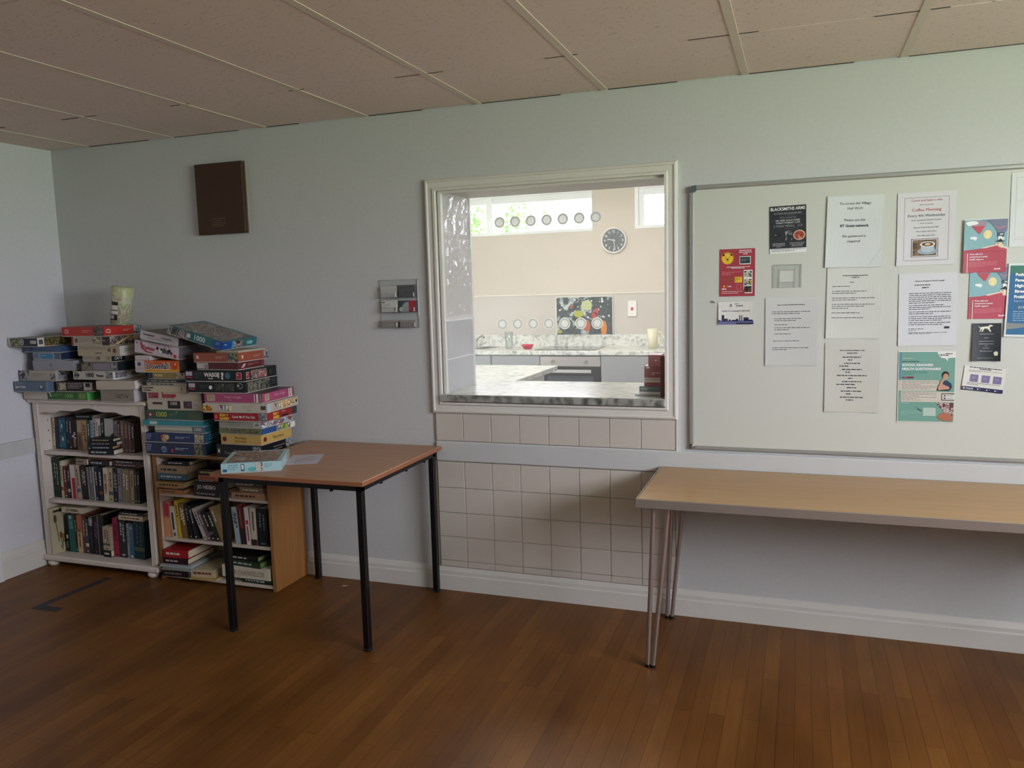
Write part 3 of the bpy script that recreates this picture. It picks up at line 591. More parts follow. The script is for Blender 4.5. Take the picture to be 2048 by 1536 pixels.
def d_lion(f):
    f.rect(0, 1, 0, 1, P('a8404a', .5)); Y_ = P('f0c93c', .5); f.disc(.22, .81, .028, P('c27a3c', .5), 2, 12); f.disc(.22, .8, .023, Y_, 3, 24)
    for s in (-1, 1): f.disc(.22 + s * .11, .875, .0045, INK, 4, 12); f.disc(.22 + s * .05, .825, .0018, INK, 5, 10)
    f.poly([(.17, .795), (.27, .795), (.22, .755)], INK, 5); f.rect(.19, .25, .735, .741, INK, 5)
    f.lines(.55, .9, .97, .86, 3, WH, al='c', th=.45); f.rect(.56, .88, .67, .84, P('e8e4da')); f.rect(.58, .86, .69, .825, P('2f3d44'), 3); f.lines(.6, .84, .78, .72, 2, P('8ea0a6'), lev=4)
    f.lines(.2, .85, .625, .575, 2, WH, al='c', th=.5); f.lines(.06, .66, .52, .44, 4, P('d98a8f'), th=.4)
    f.rect(.06, .64, .29, .41, Y_); f.lines(.1, .6, .39, .31, 3, P('8a6a1e'), th=.35, lev=3)
    for v0, c in ((.4, ['2c2f33', 'c9c4b8', '5a6a5a']), (.23, ['e0c23c', '2c2f33', 'c9c4b8']), (.08, ['4a332e', '8a5a4a', '2c2f33'])):
        f.rect(.68, .93, v0 - .02, v0 + .15, WH); f.rect(.7, .91, v0, v0 + .13, PIC('lion%d' % (v0 * 100), c, 40), 3)
    f.text('Little', .28, .2, .006, WH, 'c', .02); f.lines(.06, .36, .17, .14, 1, WH, th=.8); f.disc(.13, .215, .004, Y_, 3, 10); f.ring(.54, .2, .010, .0108, P('e8b8b8')); f.lines(.06, .66, .11, .04, 2, P('e8c8c8'), th=.35)
paper('flyer', 'red children\'s flyer with smiling yellow lion face, on the board left side', 'flyer', [(-.333, 1.664), (-.187, 1.665), (-.186, 1.462), (-.333, 1.463)], WH, d_lion, .001)
def d_pol(f):
    N = P('2b2e52', .5); f.text('POLICE', .6, .79, .0062, INK, 'c', .02); f.ring(.36, .83, .003, .0052, INK); f.disc(.36, .88, .0022, INK); f.lines(.46, .74, .92, .89, 1, INK2, th=.8)
    f.text('HOW TO CONNECT WITH US', .5, .56, .0058, P('3b4560'), 'c', .01, .92)
    f.rect(0, 1, 0, .17, P('6d6fa0', .5)); f.rect(.5, 1, .0, .06, N, 3)
    for a, b, h in ((0, .06, .2), (.1, .17, .42), (.17, .27, .26), (.3, .35, .22), (.38, .5, .2), (.5, .57, .24), (.6, .625, .4), (.66, .68, .4), (.72, .86, .3), (.86, .97, .2)): f.rect(a, b, .13, h, N, 3)
paper('leaflet', 'white police leaflet with city skyline, curling off the board under the lion flyer', 'leaflet', [(-.334, 1.44), (-.187, 1.44), (-.192, 1.344), (-.338, 1.342)], 'e3e4dc', d_pol, .006)
def d_wifi(f):
    for s, v, b in (('To access the Village', .875, 0), ('Hall Wi-Fi', .805, 0), ('Please use the', .645, 0), ('BT Guest network', .565, .03), ('No password is', .42, 0), ('required', .35, 0)): f.text(s, .5, v, .0098, INK, 'c', b, .78)
    f.poly([(.78, .03), (.785, .03), (.985, .26), (.98, .26)], P('a5a9a8'), 2)
paper('notice', 'white Wi-Fi notice in large print, topmost of the middle column', 'notice', [(.093, 1.862), (.305, 1.858), (.304, 1.57), (.09, 1.574)], 'd9dfdd', d_wifi, .005, off=.0022)
def d_p2(f):
    f.text('RYTON-ON-DUNSMORE VILLAGE HALL', .52, .885, .0038, INK, 'c', .03, .62); f.text('COMMITTEE', .52, .858, .0038, INK, 'c', .03); f.lines(.42, .62, .8, .78, 1, INK2)
    for v, n, s in ((.745, 1, 1), (.675, 2, 2), (.58, 2, 3), (.49, 3, 4), (.37, 1, 5), (.30, 1, 6)): f.lines(.1, .88, v, v - .028 * n, n, INK, th=.28, seed=s)
paper('notice', 'village hall committee letter with one lifted corner, middle of the middle column', 'notice', [(.096, 1.572), (.303, 1.569), (.3, 1.28), (.098, 1.28)], 'd5d8cf', d_p2, .005)
def d_p3(f):
    f.text('Ryton on Dunsmore History group', .5, .885, .0046, INK, 'c', .03, .62); f.text('Meetings 2025', .5, .845, .0046, INK, 'c', .03)
    v = .80
    for i, (a, b) in enumerate(((.74, .14), (.62, .46), (.56, .24), (.74, .14), (.7, .56), (.38, 0), (.68, .2), (.66, .2))):
        f.lines(.5 - a / 2, .5 + a / 2, v, v - .024, 1, INK, th=.55, seed=i + 3, al='c'); 
        if b: f.lines(.5 - b / 2, .5 + b / 2, v - .04, v - .064, 1, INK, th=.55, seed=i + 30)
        v -= .088 if b else .05
paper('notice', 'history group meetings list in bold print, lowest of the middle column', 'notice', [(.096, 1.262), (.306, 1.262), (.306, .972), (.098, .971)], 'cdcec4', d_p3, .004)
def d_p4(f):
    f.text('Ryton on Dunsmore Village Hall Committee', .5, .89, .0042, INK, 'c', .03, .74)
    for v, n, a, b, s in ((.8, 2, .13, .87, 1), (.7, 2, .18, .82, 2), (.61, 1, .18, .7, 3), (.565, 2, .18, .87, 4), (.475, 1, .18, .66, 5), (.37, 1, .15, .83, 6), (.27, 2, .14, .84, 7)): f.lines(a, b, v, v - .028 * n, n, INK, th=.28, seed=s)
paper('notice', 'white village hall notice with short paragraphs, below the empty clear holder', 'notice', [(-.143, 1.453), (.064, 1.453), (.065, 1.166), (-.142, 1.164)], 'cfd2cd', d_p4, .004)
def d_cof(f):
    RD = P('b5424a', .6)
    for a, b, c, d in ((.12, .88, .925, .929), (.12, .88, .065, .069), (.12, .124, .065, .929), (.876, .88, .065, .929)): f.rect(a, b, c, d, P('7a3a4a'))
    for s, v, z, c, mw in (('Come and have a chat', .875, .0085, RD, .56), ('Join us at our', .82, .0065, P('b06a72'), .36), ('Coffee Morning', .74, .0115, RD, .54), ('Every 4th Wednesday', .665, .0105, INK2, .7), ("in St Leonard's Church Centre", .61, .006, INK2, .6), ('10 to 12 noon', .565, .0055, INK2, .3), ('January 22nd, February 26th', .51, .0055, INK2, .56), ('March 26th, April 23rd', .455, .0055, INK2, .46), ('May 28th, June 25th', .40, .0055, INK2, .42)): f.text(s, .5, v, z, c, 'c', 0, mw)
    f.rect(.25, .71, .115, .365, P('5a3036')); f.rect(.262, .698, .122, .358, WH, 3); f.rect(.275, .685, .13, .35, PIC('coffeegrain', ['5a4434', '76604a', '8a745c'], 60), 4)
    f.disc(.53, .19, .036, P('9fb0bc'), 5, 24, .013); f.disc(.53, .235, .024, P('bcc8d0'), 6, 24, .018); f.disc(.53, .285, .027, P('e3e6e8'), 7, 24, .0115); f.disc(.53, .285, .021, P('7a4c30'), 8, 24, .008); f.disc(.53, .285, .010, P('e5d0b0'), 9, 16, .004)
paper('poster', 'coffee morning poster with thin red border and coffee cup photo', 'poster', [(.355, 1.856), (.564, 1.858), (.567, 1.571), (.358, 1.571)], 'd9d9da', d_cof, .004, off=.0)
def d_par(f):
    f.text('Ryton on Dunsmore Parish Council', .53, .885, .005, INK2, 'c', .02, .52); f.lines(.27, .85, .845, .82, 1, INK, th=.5, seed=4); f.lines(.4, .67, .808, .78, 1, INK, th=.5)
    for v, n, s in ((.73, 6, 1), (.565, 3, 2), (.475, 2, 3), (.41, 3, 4), (.325, 2, 5)): f.lines(.18, .9, v, v - .0265 * n, n, INK, th=.32, seed=s)
    f.lines(.18, .68, .24, .2, 1, INK, th=.2, seed=7); f.lines(.18, .5, .215, .19, 1, INK2, th=.2); f.lines(.18, .84, .185, .16, 2, INK, th=.5); f.rect(.79, .88, .235, .265, INK)
paper('notice', 'parish council letter of dense print, below the coffee morning poster', 'notice', [(.37, 1.54), (.58, 1.541), (.586, 1.252), (.373, 1.248)], 'd6d9da', d_par, .003)
def d_sch(f):
    TG = P('76a596', .5); CR = P('cfc9ba', .6); f.rect(.015, .99, .01, .985, TG); f.rect(.015, .06, .6, .985, P('5b94a0', .5), 2)
    f.poly([(.68, .985), (.70, .93), (.76, .9), (.82, .895), (.86, .855), (.865, .9), (.99, .905), (.99, .985)], P('e3e6dc', .5), 3)
    f.text('C&W', .76, .93, .0075, INK, 'c', .02, .12, lev=4); f.lines(.82, .94, .965, .92, 2, INK, lev=4, th=.5)
    f.lines(.07, .55, .9, .885, 1, CR, th=.5, lev=3); f.text("HAVE YOU DONE THE", .07, .845, .0042, P('1f4a44'), 'l', .03, .4, lev=3)
    f.text('SCHOOL READINESS', .07, .79, .0085, WH, 'l', .04, .56, lev=3); f.text('HEALTH QUESTIONNAIRE?', .07, .735, .0085, WH, 'l', .04, .68, lev=3); f.lines(.07, .52, .715, .65, 3, P('3b7a70'), lev=3, th=.3)
    f.rect(.075, .28, .615, .64, P('7a2440'), 3); f.lines(.1, .26, .633, .62, 1, P('d9a0b0'), lev=4)
    f.rect(.015, .72, .44, .59, CR, 3); f.lines(.075, .7, .575, .45, 6, P('77726a'), lev=4, th=.3); f.rect(.06, .99, .285, .43, CR, 3); f.lines(.075, .68, .415, .295, 6, P('77726a'), lev=4, th=.3)
    f.rect(.77, .99, .31, .41, P('3a4048'), 4); f.rect(.785, .99, .322, .398, P('dcdcd4'), 5)
    for v in (.375, .34): f.rect(.81, .845, v - .01, v + .012, P('55585c'), 6); f.rect(.86, .97, v, v + .004, INK, 6)
    # seated child, hand at chin
    SK = P('c99a80', .5); HR = P('2b211c', .5); SH = P('2f3f66', .5)
    f.poly([(.68, .445), (.71, .53), (.77, .58), (.86, .59), (.93, .55), (.95, .5), (.9, .445)], P('2c3a34', .5), 5); f.poly([(.76, .47), (.77, .57), (.86, .58), (.93, .54), (.93, .46)], SH, 6)
    f.disc(.83, .665, .0125, HR, 6, 20, .0155); f.disc(.835, .645, .0098, SK, 7, 20, .012); f.poly([(.70, .48), (.75, .58), (.8, .63), (.82, .62), (.78, .54), (.9, .5), (.9, .47), (.72, .455)], SK, 8)
    for q in (.818, .848): f.disc(q, .655, .0012, INK, 9, 8)
    f.poly([(.68, .285), (.82, .28), (.98, .28), (.98, .10), (.84, .14), (.74, .22)], PIC('tablet', ['4a3c3a', '8a5058', 'c9c0b8', '2f2a2c'], 50), 5)
    f.poly([(.70, .08), (.76, .12), (.82, .15), (.9, .12), (.97, .10), (.97, .02), (.78, .03)], P('b57458', .5), 6)
    f.lines(.07, .4, .27, .255, 1, CR, lev=3); f.lines(.07, .42, .15, .08, 3, P('9cc4b8'), lev=3, th=.25); f.poly([(.33, .21), (.345, .21), (.37, .175), (.42, .16), (.415, .172), (.38, .185)], P('1f3a38'), 3)
    f.poly([(.41, .175), (.43, .16), (.41, .148)], P('1f3a38'), 3); f.rect(.46, .68, .09, .205, P('b8cec2', .5), 3)
paper('poster', 'teal school readiness questionnaire poster with a child, below the parish letter', 'poster', [(.375, 1.229), (.583, 1.229), (.587, .939), (.378, .937)], 'dcded4', d_sch, .002)
def d_koo(f):
    f.rect(.0, 1, .0, .99, P('bb5262', .5)); f.rect(0, 1, .42, .99, P('8db8bd', .5), 2)
    f.poly([(.35, .99), (1, .99), (1, .8)], P('5f9fae', .5), 3); f.poly([(0, .42), (.3, .44), (.5, .46), (.7, .52), (1, .45), (1, .4), (0, .4)], P('bb5262', .5), 3)
    f.poly([(.45, .44), (.6, .47), (.8, .5), (.8, .45), (1, .43), (1, .46), (.82, .53), (.62, .5), (.4, .46)], P('ead9c4', .5), 4)
    f.poly([(.1, .97), (.55, .97), (.5, .86), (.38, .72), (.34, .72), (.22, .84)], P('a8909c', .5), 4); f.poly([(.17, .87), (.47, .87), (.38, .735), (.34, .735)], P('c4525f', .5), 5)
    for u, v, a, b in ((.18, .93, .022, .008), (.22, .65, .013, .0055), (.26, .64, .006, .0075), (.12, .92, .010, .009)): f.disc(u, v, a, P('eef2f0', .5), 6, 16, b)
    f.disc(.55, .71, .0145, P('f0dca8', .5), 4, 26, .017); f.disc(.55, .70, .0110, P('f3e6a8', .5), 5, 24, .0125)
    for q in (.51, .6): f.disc(q, .71, .0012, P('8a7a5a'), 6, 8)
    f.poly([(.52, .99), (1, .99), (1, .8), (.95, .74), (.78, .74), (.7, .84)], P('7d8298', .5), 6); f.poly([(.68, .87), (.8, .84), (.98, .87), (.97, .83), (.8, .80), (.71, .83)], P('a08a98', .5), 7)
    f.rect(.77, .93, .66, .74, P('4a5a66'), 7); f.rect(.79, .87, .59, .67, P('f0f0f0'), 8); f.rect(.83, .9, .69, .72, P('c9d4d8'), 8); f.rect(.74, .94, .565, .578, INK, 8); f.poly([(.77, .578), (.85, .625), (.9, .578)], INK, 9)
    f.rect(.87, .93, .6, .65, P('e6e6e6'), 8); f.rect(.74, .92, .5, .55, P('f0dcc0', .5), 7)
    for q, c in ((.79, 'd08a5a'), (.9, 'b06a5a')): f.disc(q, .535, .003, P(c), 9, 10)
    f.rect(.09, .105, 0, .36, WH, 4)
    for s, v in (('Free, safe and', .335), ('anonymous mental', .285), ('health support.', .235)): f.text(s, .15, v, .0056, WH, 'l', .03, .62, lev=4)
    f.lines(.14, .8, .2, .1, 5, P('dd9aa2'), lev=4, th=.25); f.text('kooth', .8, .05, .0062, WH, 'c', .05, lev=4)
K2c = [(.621, 1.556), (.765, 1.558), (.769, 1.352), (.621, 1.355)]
paper('flyer', 'balloon and sun mental health flyer, lower of the pair and partly covered', 'flyer', K2c, WH, d_koo, .001, 'mental health flyers')
paper('flyer', 'balloon and sun mental health flyer, upper one overlapping its twin', 'flyer', [(.593, 1.741), (.74, 1.741), (.741, 1.536), (.595, 1.536)], WH, d_koo, .003, 'mental health flyers', off=.006)
def d_dog(f):
    f.rect(0, 1, 0, 1, P('333a3e', .5)); D = P('e9ead0', .5)
    f.poly([(.22, .93), (.24, .90), (.3, .895), (.33, .905), (.55, .92), (.6, .955), (.66, .955), (.72, .93), (.68, .915), (.62, .91), (.6, .87), (.64, .80), (.66, .78), (.62, .77), (.56, .83), (.5, .86), (.42, .86), (.36, .78), (.32, .77), (.35, .85), (.3, .83), (.28, .78), (.25, .78), (.28, .86), (.25, .885), (.21, .91)], D, 3)
    for v, a in ((.72, .8), (.62, .4), (.53, .94), (.46, .94), (.41, .16), (.35, .68), (.27, .6)): f.lines(.5 - a / 2, .5 + a / 2, v, v - .02, 1, P('c9ccca'), th=.5, seed=int(v * 90), al='c')
    f.disc(.84, .19, .007, D, 3, 12); f.disc(.87, .23, .004, D, 3, 8); f.disc(.80, .22, .0035, D, 3, 8); f.disc(.83, .24, .0035, D, 3, 8); f.lines(.2, .8, .09, .05, 2, P('9a9e9c'), th=.3)
paper('flyer', 'dark grey dog walking flyer with a white dog silhouette', 'flyer', [(.639, 1.337), (.738, 1.338), (.74, 1.188), (.639, 1.188)], '333a3e', d_dog, .009)
def d_pol2(f):
    f.lines(.12, .9, .97, .86, 2, INK, th=.6, al='c'); f.lines(.12, .92, .83, .74, 2, INK2, th=.3)
    for u in (.17, .45, .73): f.rect(u, u + .2, .36, .66, P('7f779c', .5)); f.lines(u + .05, u + .15, .56, .46, 2, P('b4aec6'), lev=3)
    f.lines(.12, .9, .32, .2, 2, INK2, th=.3); f.rect(0, 1, 0, .15, P('272a52', .5)); f.ring(.06, .08, .002, .0038, WH); f.text('POLICE', .2, .045, .0055, WH, 'c', .03, lev=3)
    for u in (.4, .62, .82): f.disc(u, .075, .0026, WH, 3, 10); f.lines(u + .03, u + .14, .09, .06, 1, P('a9abc8'), lev=3)
paper('leaflet', 'white card with three purple squares and navy police footer, below the dog flyer', 'leaflet', [(.614, 1.173), (.758, 1.157), (.751, 1.060), (.607, 1.075)], 'dedfd6', d_pol2, .003)
def d_pot(f):
    f.rect(.03, 1, .03, .97, P('2f6a94', .5)); f.rect(.03, 1, .86, .97, P('3a7a6a', .5), 2)
    for i, s in enumerate(('Potholes', 'Pavements', 'Highway', 'Street', 'Problems?')): f.text(s, .12, .83 - .075 * i, .0105, WH, 'l', .05, lev=3)
    f.text('Report it', .12, .48, .007, P('a9c8dc'), 'l', 0, lev=3); f.text('01926', .2, .385, .010, P('e8e0a0'), 'l', 0, lev=3); f.lines(.12, .95, .35, .2, 5, P('a0c0d4'), lev=3, th=.3)
    f.poly([(.03, .19), (1, .17), (1, .09), (.7, .13), (.5, .09), (.3, .13), (.03, .1)], P('8a8f8a', .5), 3)
paper('poster', 'blue potholes and highway problems poster at the right photo edge', 'poster', [(.769, 1.567), (.980, 1.563), (.960, 1.279), (.746, 1.285)], 'dfe6e2', d_pot, .002, off=.0045)
def d_frm(f):
    G = P('9fa4a2', .5)
    for a, b, c, d in ((.08, .92, .93, .933), (.08, .92, .1, .103), (.08, .083, .1, .933), (.917, .92, .1, .933), (.1, .9, .62, .622), (.1, .9, .13, .132)): f.rect(a, b, c, d, G)
paper('notice', 'white bordered notice at the board upper right, cut by the photo edge', 'notice', [(.753, 1.911), (.965, 1.911), (.967, 1.632), (.751, 1.630)], 'dadedb', d_frm, .001)
# empty clear holder
m = M(); AC = GLASS('clear_acrylic', (.96, .97, .965), .05, .08)
m.box(0, -.004, 0, .024, 0, .098, AC); m.box(.088, -.004, 0, .112, 0, .098, AC); m.box(.024, -.004, .075, .088, 0, .098, AC); m.box(.028, -.004, 0, .084, 0, .024, AC)
for a, b, c, d in ((0, .002, 0, .098), (.110, .112, 0, .098), (0, .112, .096, .098), (.024, .0255, 0, .075), (.0865, .088, 0, .075), (.024, .088, .0735, .075), (.028, .084, .0235, .025)): m.box(a, -.005, c, b, -.0041, d, P('a9aca6', .4))
tag(m.build('leaflet_holder', loc=(-.112, BY, 1.494)), 'empty clear plastic leaflet holder below the black pub poster', 'holder')
m = M(); r = random.Random(1)
for i in range(7): m.tube((r.uniform(0, .018), -.0012, r.uniform(0, .01)), (r.uniform(0, .018), -.0025, r.uniform(0, .01)), .0014, P('8d938c', .7), 6)
tag(m.build('adhesive_putty', loc=(-.37, BY, 1.436)), 'small scrap of grey putty left of the police skyline leaflet', 'putty')

# brown wall panel
t = thing('wall_heater', 'flat brown rectangular panel mounted high on the wall left of the hatch', 'panel', (-3.075, 0, 1.852))
m = M(); m.cbox(0, -.034, 0, .306, -.004, .371, P('4a372c', .6, 0, .25, .03, .02, 40), .003); fc = Face(m, (0, -.034, 0), (1, 0, 0), (0, 0, 1), (0, -1, 0), .306, .371)
fc.lines(.3, .6, .22, .09, 5, P('8b7a62', .5), al='c', th=.18, seed=8); m.build('front_panel', t)
m = M(); m.box(-.002, -.004, -.002, .310, 0, .374, P('b9aea2', .6)); m.build('back_plate', t)

# acrylic card rack
t = thing('card_rack', 'clear acrylic wall rack for business cards just left of the hatch', 'rack', (-2.0, 0, 1.341))
AC2 = GLASS('rack_acrylic', (.98, .985, .985), .03, .05)
m = M(); m.box(0, -.004, 0, .215, -.001, .24, AC2)
E_ = P('a8acac', .3)
for a, b, c, d in ((0, .0018, 0, .24), (.2132, .215, 0, .24), (0, .215, .2382, .24), (0, .215, 0, .0018)): m.box(a, -.006, c, b, -.0042, d, E_)
m.box(.211, -.008, .06, .2145, -.0062, .235, P('e8ecec', .2)); m.build('back_plate', t)
for z in (.0, .075, .148):
    m = M(); m.box(.005, -.03, z, .21, -.0045, z + .003, AC2); m.box(.005, -.033, z, .21, -.03, z + .028, AC2); m.box(.107, -.03, z + .003, .110, -.0045, z + .03, AC2)
    m.box(.005, -.034, z + .0005, .21, -.0332, z + .002, P('6f7272', .4)); m.box(.1, -.0345, z + .006, .105, -.0335, z + .026, P('eceeee', .2)); m.box(.2, -.0345, z + .006, .205, -.0335, z + .026, P('eceeee', .2)); m.build('shelf_pocket', t)
def card(x, z, w, h, c, label, draw=None, th=.012, name='business_card'):
    mm = M(); mm.box(0, -.006 - th, 0, w, -.006, h, c); f = Face(mm, (0, -.006 - th, 0), (1, 0, 0), (0, 0, 1), (0, -1, 0), w, h, .0004)
    if draw: draw(f)
    tag(mm.build(name, loc=(-2.0 + x, -.002, 1.341 + z)), label, 'cards', 'card piles in the acrylic rack')
card(.012, .1515, .088, .056, P('bdbfb8', .5), 'white cards with faint green print, top left of the rack', lambda f: f.lines(.1, .9, .7, .3, 3, P('9aa48a'), th=.2))
card(.112, .1515, .090, .060, P('56585a', .5), 'dark grey cards in the rack top right pocket', lambda f: f.lines(.2, .7, .6, .4, 2, P('77797a'), th=.2))
card(.014, .0785, .088, .058, P('cfd0c8', .5), 'white printed business cards in the rack middle left pocket', lambda f: (f.lines(.07, .4, .9, .75, 1, INK, th=.7), f.lines(.07, .6, .7, .2, 5, P('6a6c6a'), th=.2), f.disc(.88, .25, .008, P('8a8c8a'))))
card(.112, .0785, .094, .056, P('3f494c', .5), 'dark picture cards with red end, rack middle right pocket', lambda f: (f.poly([(0, .1), (.35, .85), (.6, .9), (.6, 0), (.1, 0)], P('9aa8a8', .5), 1), f.rect(.58, 1, 0, 1, P('a3353a', .5), 2), f.disc(.12, .25, .01, P('c9cbc9'), 3)))
card(.014, .0035, .085, .034, P('a0968e', .5), 'beige cards lying low in the rack bottom left', lambda f: f.lines(.05, .95, .8, .2, 3, P('7d746e'), th=.3), .016)
card(.116, .0035, .085, .034, P('9a9490', .5), 'beige cards lying low in the rack bottom right', lambda f: f.lines(.05, .95, .8, .2, 3, P('85807a'), th=.3, seed=5), .016)

# tape on the floor
m = M(); TP = P('2e2f31', .6)
def strip(a, b, w):
    a = Vector((*a, 0)); b = Vector((*b, 0)); d = (b - a).normalized(); q = Vector((-d.y, d.x, 0)) * w / 2; m.add([a - q + Vector((0, 0, .0008)), b - q + Vector((0, 0, .0008)), b + q + Vector((0, 0, .0008)), a + q + Vector((0, 0, .0008))], [(0, 1, 2, 3)], TP)
strip((-3.575, -.775), (-3.56, -.37), .045); strip((-3.597, -.80), (-3.43, -.795), .05); tag(m.build('floor_tape'), 'L-shaped strip of dark tape on the wooden floor before the bookcase', 'tape')
m = M(); m.add([(0, 0, .001), (.03, .004, .004), (.034, .016, .001), (.006, .012, .003)], [(0, 1, 2, 3)], P('d8cdb8')); tag(m.build('paper_scrap', loc=(-2.235, -.13, 0)), 'tiny scrap of paper on the floor under the black-legged table', 'paper')

# ================================================================ BOOKCASES
WW = WHITEWOOD
t = thing('white_bookcase', 'white painted bookcase with scalloped top rail and bun feet in the corner', 'bookcase', (-3.68, -.16, 0))
def lb(name, x0, y0, z0, x1, y1, z1, mt=WW, c=.003, par=None, ox=-3.68, oy=-.16):
    mm = M(); mm.cbox(x0 - ox, y0 - oy, z0, x1 - ox, y1 - oy, z1, mt, c); return mm.build(name, par or t)
lb('top_board', -4.112, -.318, .952, -3.262, -.014, .975, c=.006); lb('side_panel', -4.088, -.29, .066, -4.070, -.03, .9515); lb('side_panel', -3.303, -.29, .066, -3.285, -.03, .9515)
lb('back_panel', -4.0695, -.038, .066, -3.3035, -.030, .9515); lb('base_board', -4.113, -.322, .034, -3.262, -.014, .0655, c=.007)
for nm, z in (('shelf', .648), ('shelf', .366)): lb(nm, -4.0695, -.275, z, -3.3035, -.0385, z + .022)
for xx in (-4.089, -3.318):
    m = M()
    for k, (a, b) in enumerate(((0, .009), (.011, .021), (.023, .034))): m.cbox(xx + a + 3.68, -.302 + .16, .066, xx + b + 3.68, -.2905 + .16, .9515, WW, .002)
    m.build('front_post', t)
pts = [(-.375, .9515), (.362, .9515)]; nn = 66
KN = [(0, 0), (.07, .008), (.15, .005), (.24, .020), (.34, .018), (.5, .037), (.66, .018), (.76, .020), (.85, .005), (.93, .008), (1, 0)]
for i in range(nn + 1):
    u = 1 - i / nn; j = max(k for k in range(len(KN) - 1) if KN[k][0] <= u + 1e-9); q = (u - KN[j][0]) / (KN[j + 1][0] - KN[j][0]); q = (1 - math.cos(math.pi * q)) / 2
    pts.append((-.375 + .737 * u, .890 + 1.05 * (KN[j][1] * (1 - q) + KN[j + 1][1] * q)))
m = M(); n_ = len(pts); m.prism(pts[::-1], -.298 + .16, -.285 + .16, WW); 
m.build('scalloped_rail', t)
for xx in (-4.055, -3.325):
    for yy in (-.285, -.05):
        m = M(); m.lathe([(.001, .0), (.022, 0), (.031, .010), (.033, .018), (.030, .028), (.022, .034)], WW, n=20); m.build('bun_foot', t, loc=(xx + 3.68, yy + .16, 0))
m = M()
for zz in (.9, .84, .78, .72, .6, .54, .48, .3): m.tube((-4.0705 + 3.68, -.23 + .16, zz), (-4.0692 + 3.68, -.23 + .16, zz), .0035, '2a2522', 8)
m.build('peg_holes', t)
t2 = thing('wooden_bookcase', 'low oak-effect bookcase with cream inside, right of the white bookcase', 'bookcase', (-2.89, -.15, 0))
OK = wood_mat('oak_effect_board', '8a5c2c', '9d6c38', 'Z', .5); CRM = P('cbbfae', .5, 0, .3, .03, 0, 9); ox = -2.89; oy = -.15
lb('side_panel', -2.537, -.297, 0, -2.517, -.016, .679, OK, .001, t2, ox, oy); lb('side_panel', -3.262, -.297, 0, -3.242, -.016, .679, OK, .001, t2, ox, oy)
lb('top_board', -3.262, -.297, .6795, -2.517, -.016, .6975, OK, .001, t2, ox, oy); lb('bottom_board', -3.2415, -.292, 0.012, -2.5375, -.03, .03, CRM, .001, t2, ox, oy)
lb('back_panel', -3.2415, -.028, .0, -2.5375, -.020, .679, CRM, .001, t2, ox, oy)
lb('inner_lining', -3.2415, -.290, .0305, -3.2395, -.0285, .679, CRM, .0005, t2, ox, oy)
for z in (.462, .215): lb('shelf', -3.239, -.285, z, -2.5375, -.0285, z + .016, CRM, .001, t2, ox, oy)

# ---------------------------------------------------------------- books
def book(x, z, w, h, dp, yf, col, label, lean=0, kind='up', group=None, seed=0, title=None, ink=None, pages='d9cfb4', hard=False, extra=None, yaw=0, cat='book', name='book'):
    """kind 'up': spine faces the room (-y), w thickness, h height. kind 'flat': lies down, w length along x, h thickness, spine to the room"""
    c = P(col, .45, 0, .35, .04, 0, 20); pg = P(pages, .85, 0, .1, .06, 0, 60); r = random.Random(seed + int(x * 1000) + int(z * 77))
    mm = M(); t_ = min(.0028, w * .2 if kind == 'up' else h * .2)
    if kind == 'up':
        mm.box(0, 0, 0, w, t_, h, c); mm.box(0, t_, 0, t_, dp, h, c); mm.box(w - t_, t_, 0, w, dp, h, c)
        f = Face(mm, (0, 0, 0), (1, 0, 0), (0, 0, 1), (0, -1, 0), w, h, .0005)
    else:
        mm.box(0, 0, 0, w, t_, h, c); mm.box(0, t_, 0, w, dp, t_, c); mm.box(0, t_, h - t_, w, dp, h, c)
        f = Face(mm, (0, 0, 0), (1, 0, 0), (0, 0, 1), (0, -1, 0), w, h, .0005)
    lum = sum(lin(col)) / 3; ik = P(ink or (r.choice(['2c2a2e', '6a2b2b', '2b3c58']) if lum > .2 else r.choice(['d9d4c4', 'c9b27a', 'b9c4c9', 'cfcfcf'])), .5)
    if extra: extra(f)
    elif kind == 'up':
        if title: f.text(title, .5 - .28, .82, w * .5, ik, 'l', .03, rot=R(-90), maxw=h / w * .62)
        else:
            a = r.uniform(.45, .6); n = 1 if w < .03 else 2
            for k in range(n):
                u = .5 if n == 1 else (.32, .66)[k]; s = min(.009, w * .28) / w
                y = .88 if k == 0 else .84
                while y > a - .12 * k: L = r.uniform(.03, .11); f.rect(u - s / 2, u + s / 2, y - L, y, ik); y -= L + .025
            if r.random() < .6: f.rect(.3, .7, .05, .09, ik)
            if r.random() < .25: f.rect(0, 1, .2, .3, P(r.choice(['8a3a36', 'c9c2ae', '3c5a78', '56604a']), .5))
    else:
        if title: f.text(title, .5, .28, h * .42, ik, 'c', .03, maxw=.8)
        else:
            x_ = .12
            while x_ < r.uniform(.6, .8): L = r.uniform(.05, .16); f.rect(x_, x_ + L, .38, .64, ik); x_ += L + .03
    # root at the corner the book stands on
    piv = 0 if lean <= 0 else w
    if kind == 'up' and piv: mm.v = [(a - w, b, c_) for a, b, c_ in mm.v]
    o = mm.build(name, loc=(x + piv if kind == 'up' else x, yf, z), rot=(0, R(lean), R(yaw))); tag(o, label, cat, group)
    pm = M(); s = -w if (kind == 'up' and piv) else 0
    if kind == 'up': pm.box(s + t_ + .0002, t_ + .0002, .003, s + w - t_ - .0002, dp - .003, h - .003, pg)
    else: pm.box(.002, t_ + .0002, t_ + .0002, w - .0015, dp - .002, h - t_ - .0002, pg)
    pm.build('page_block', o); return o
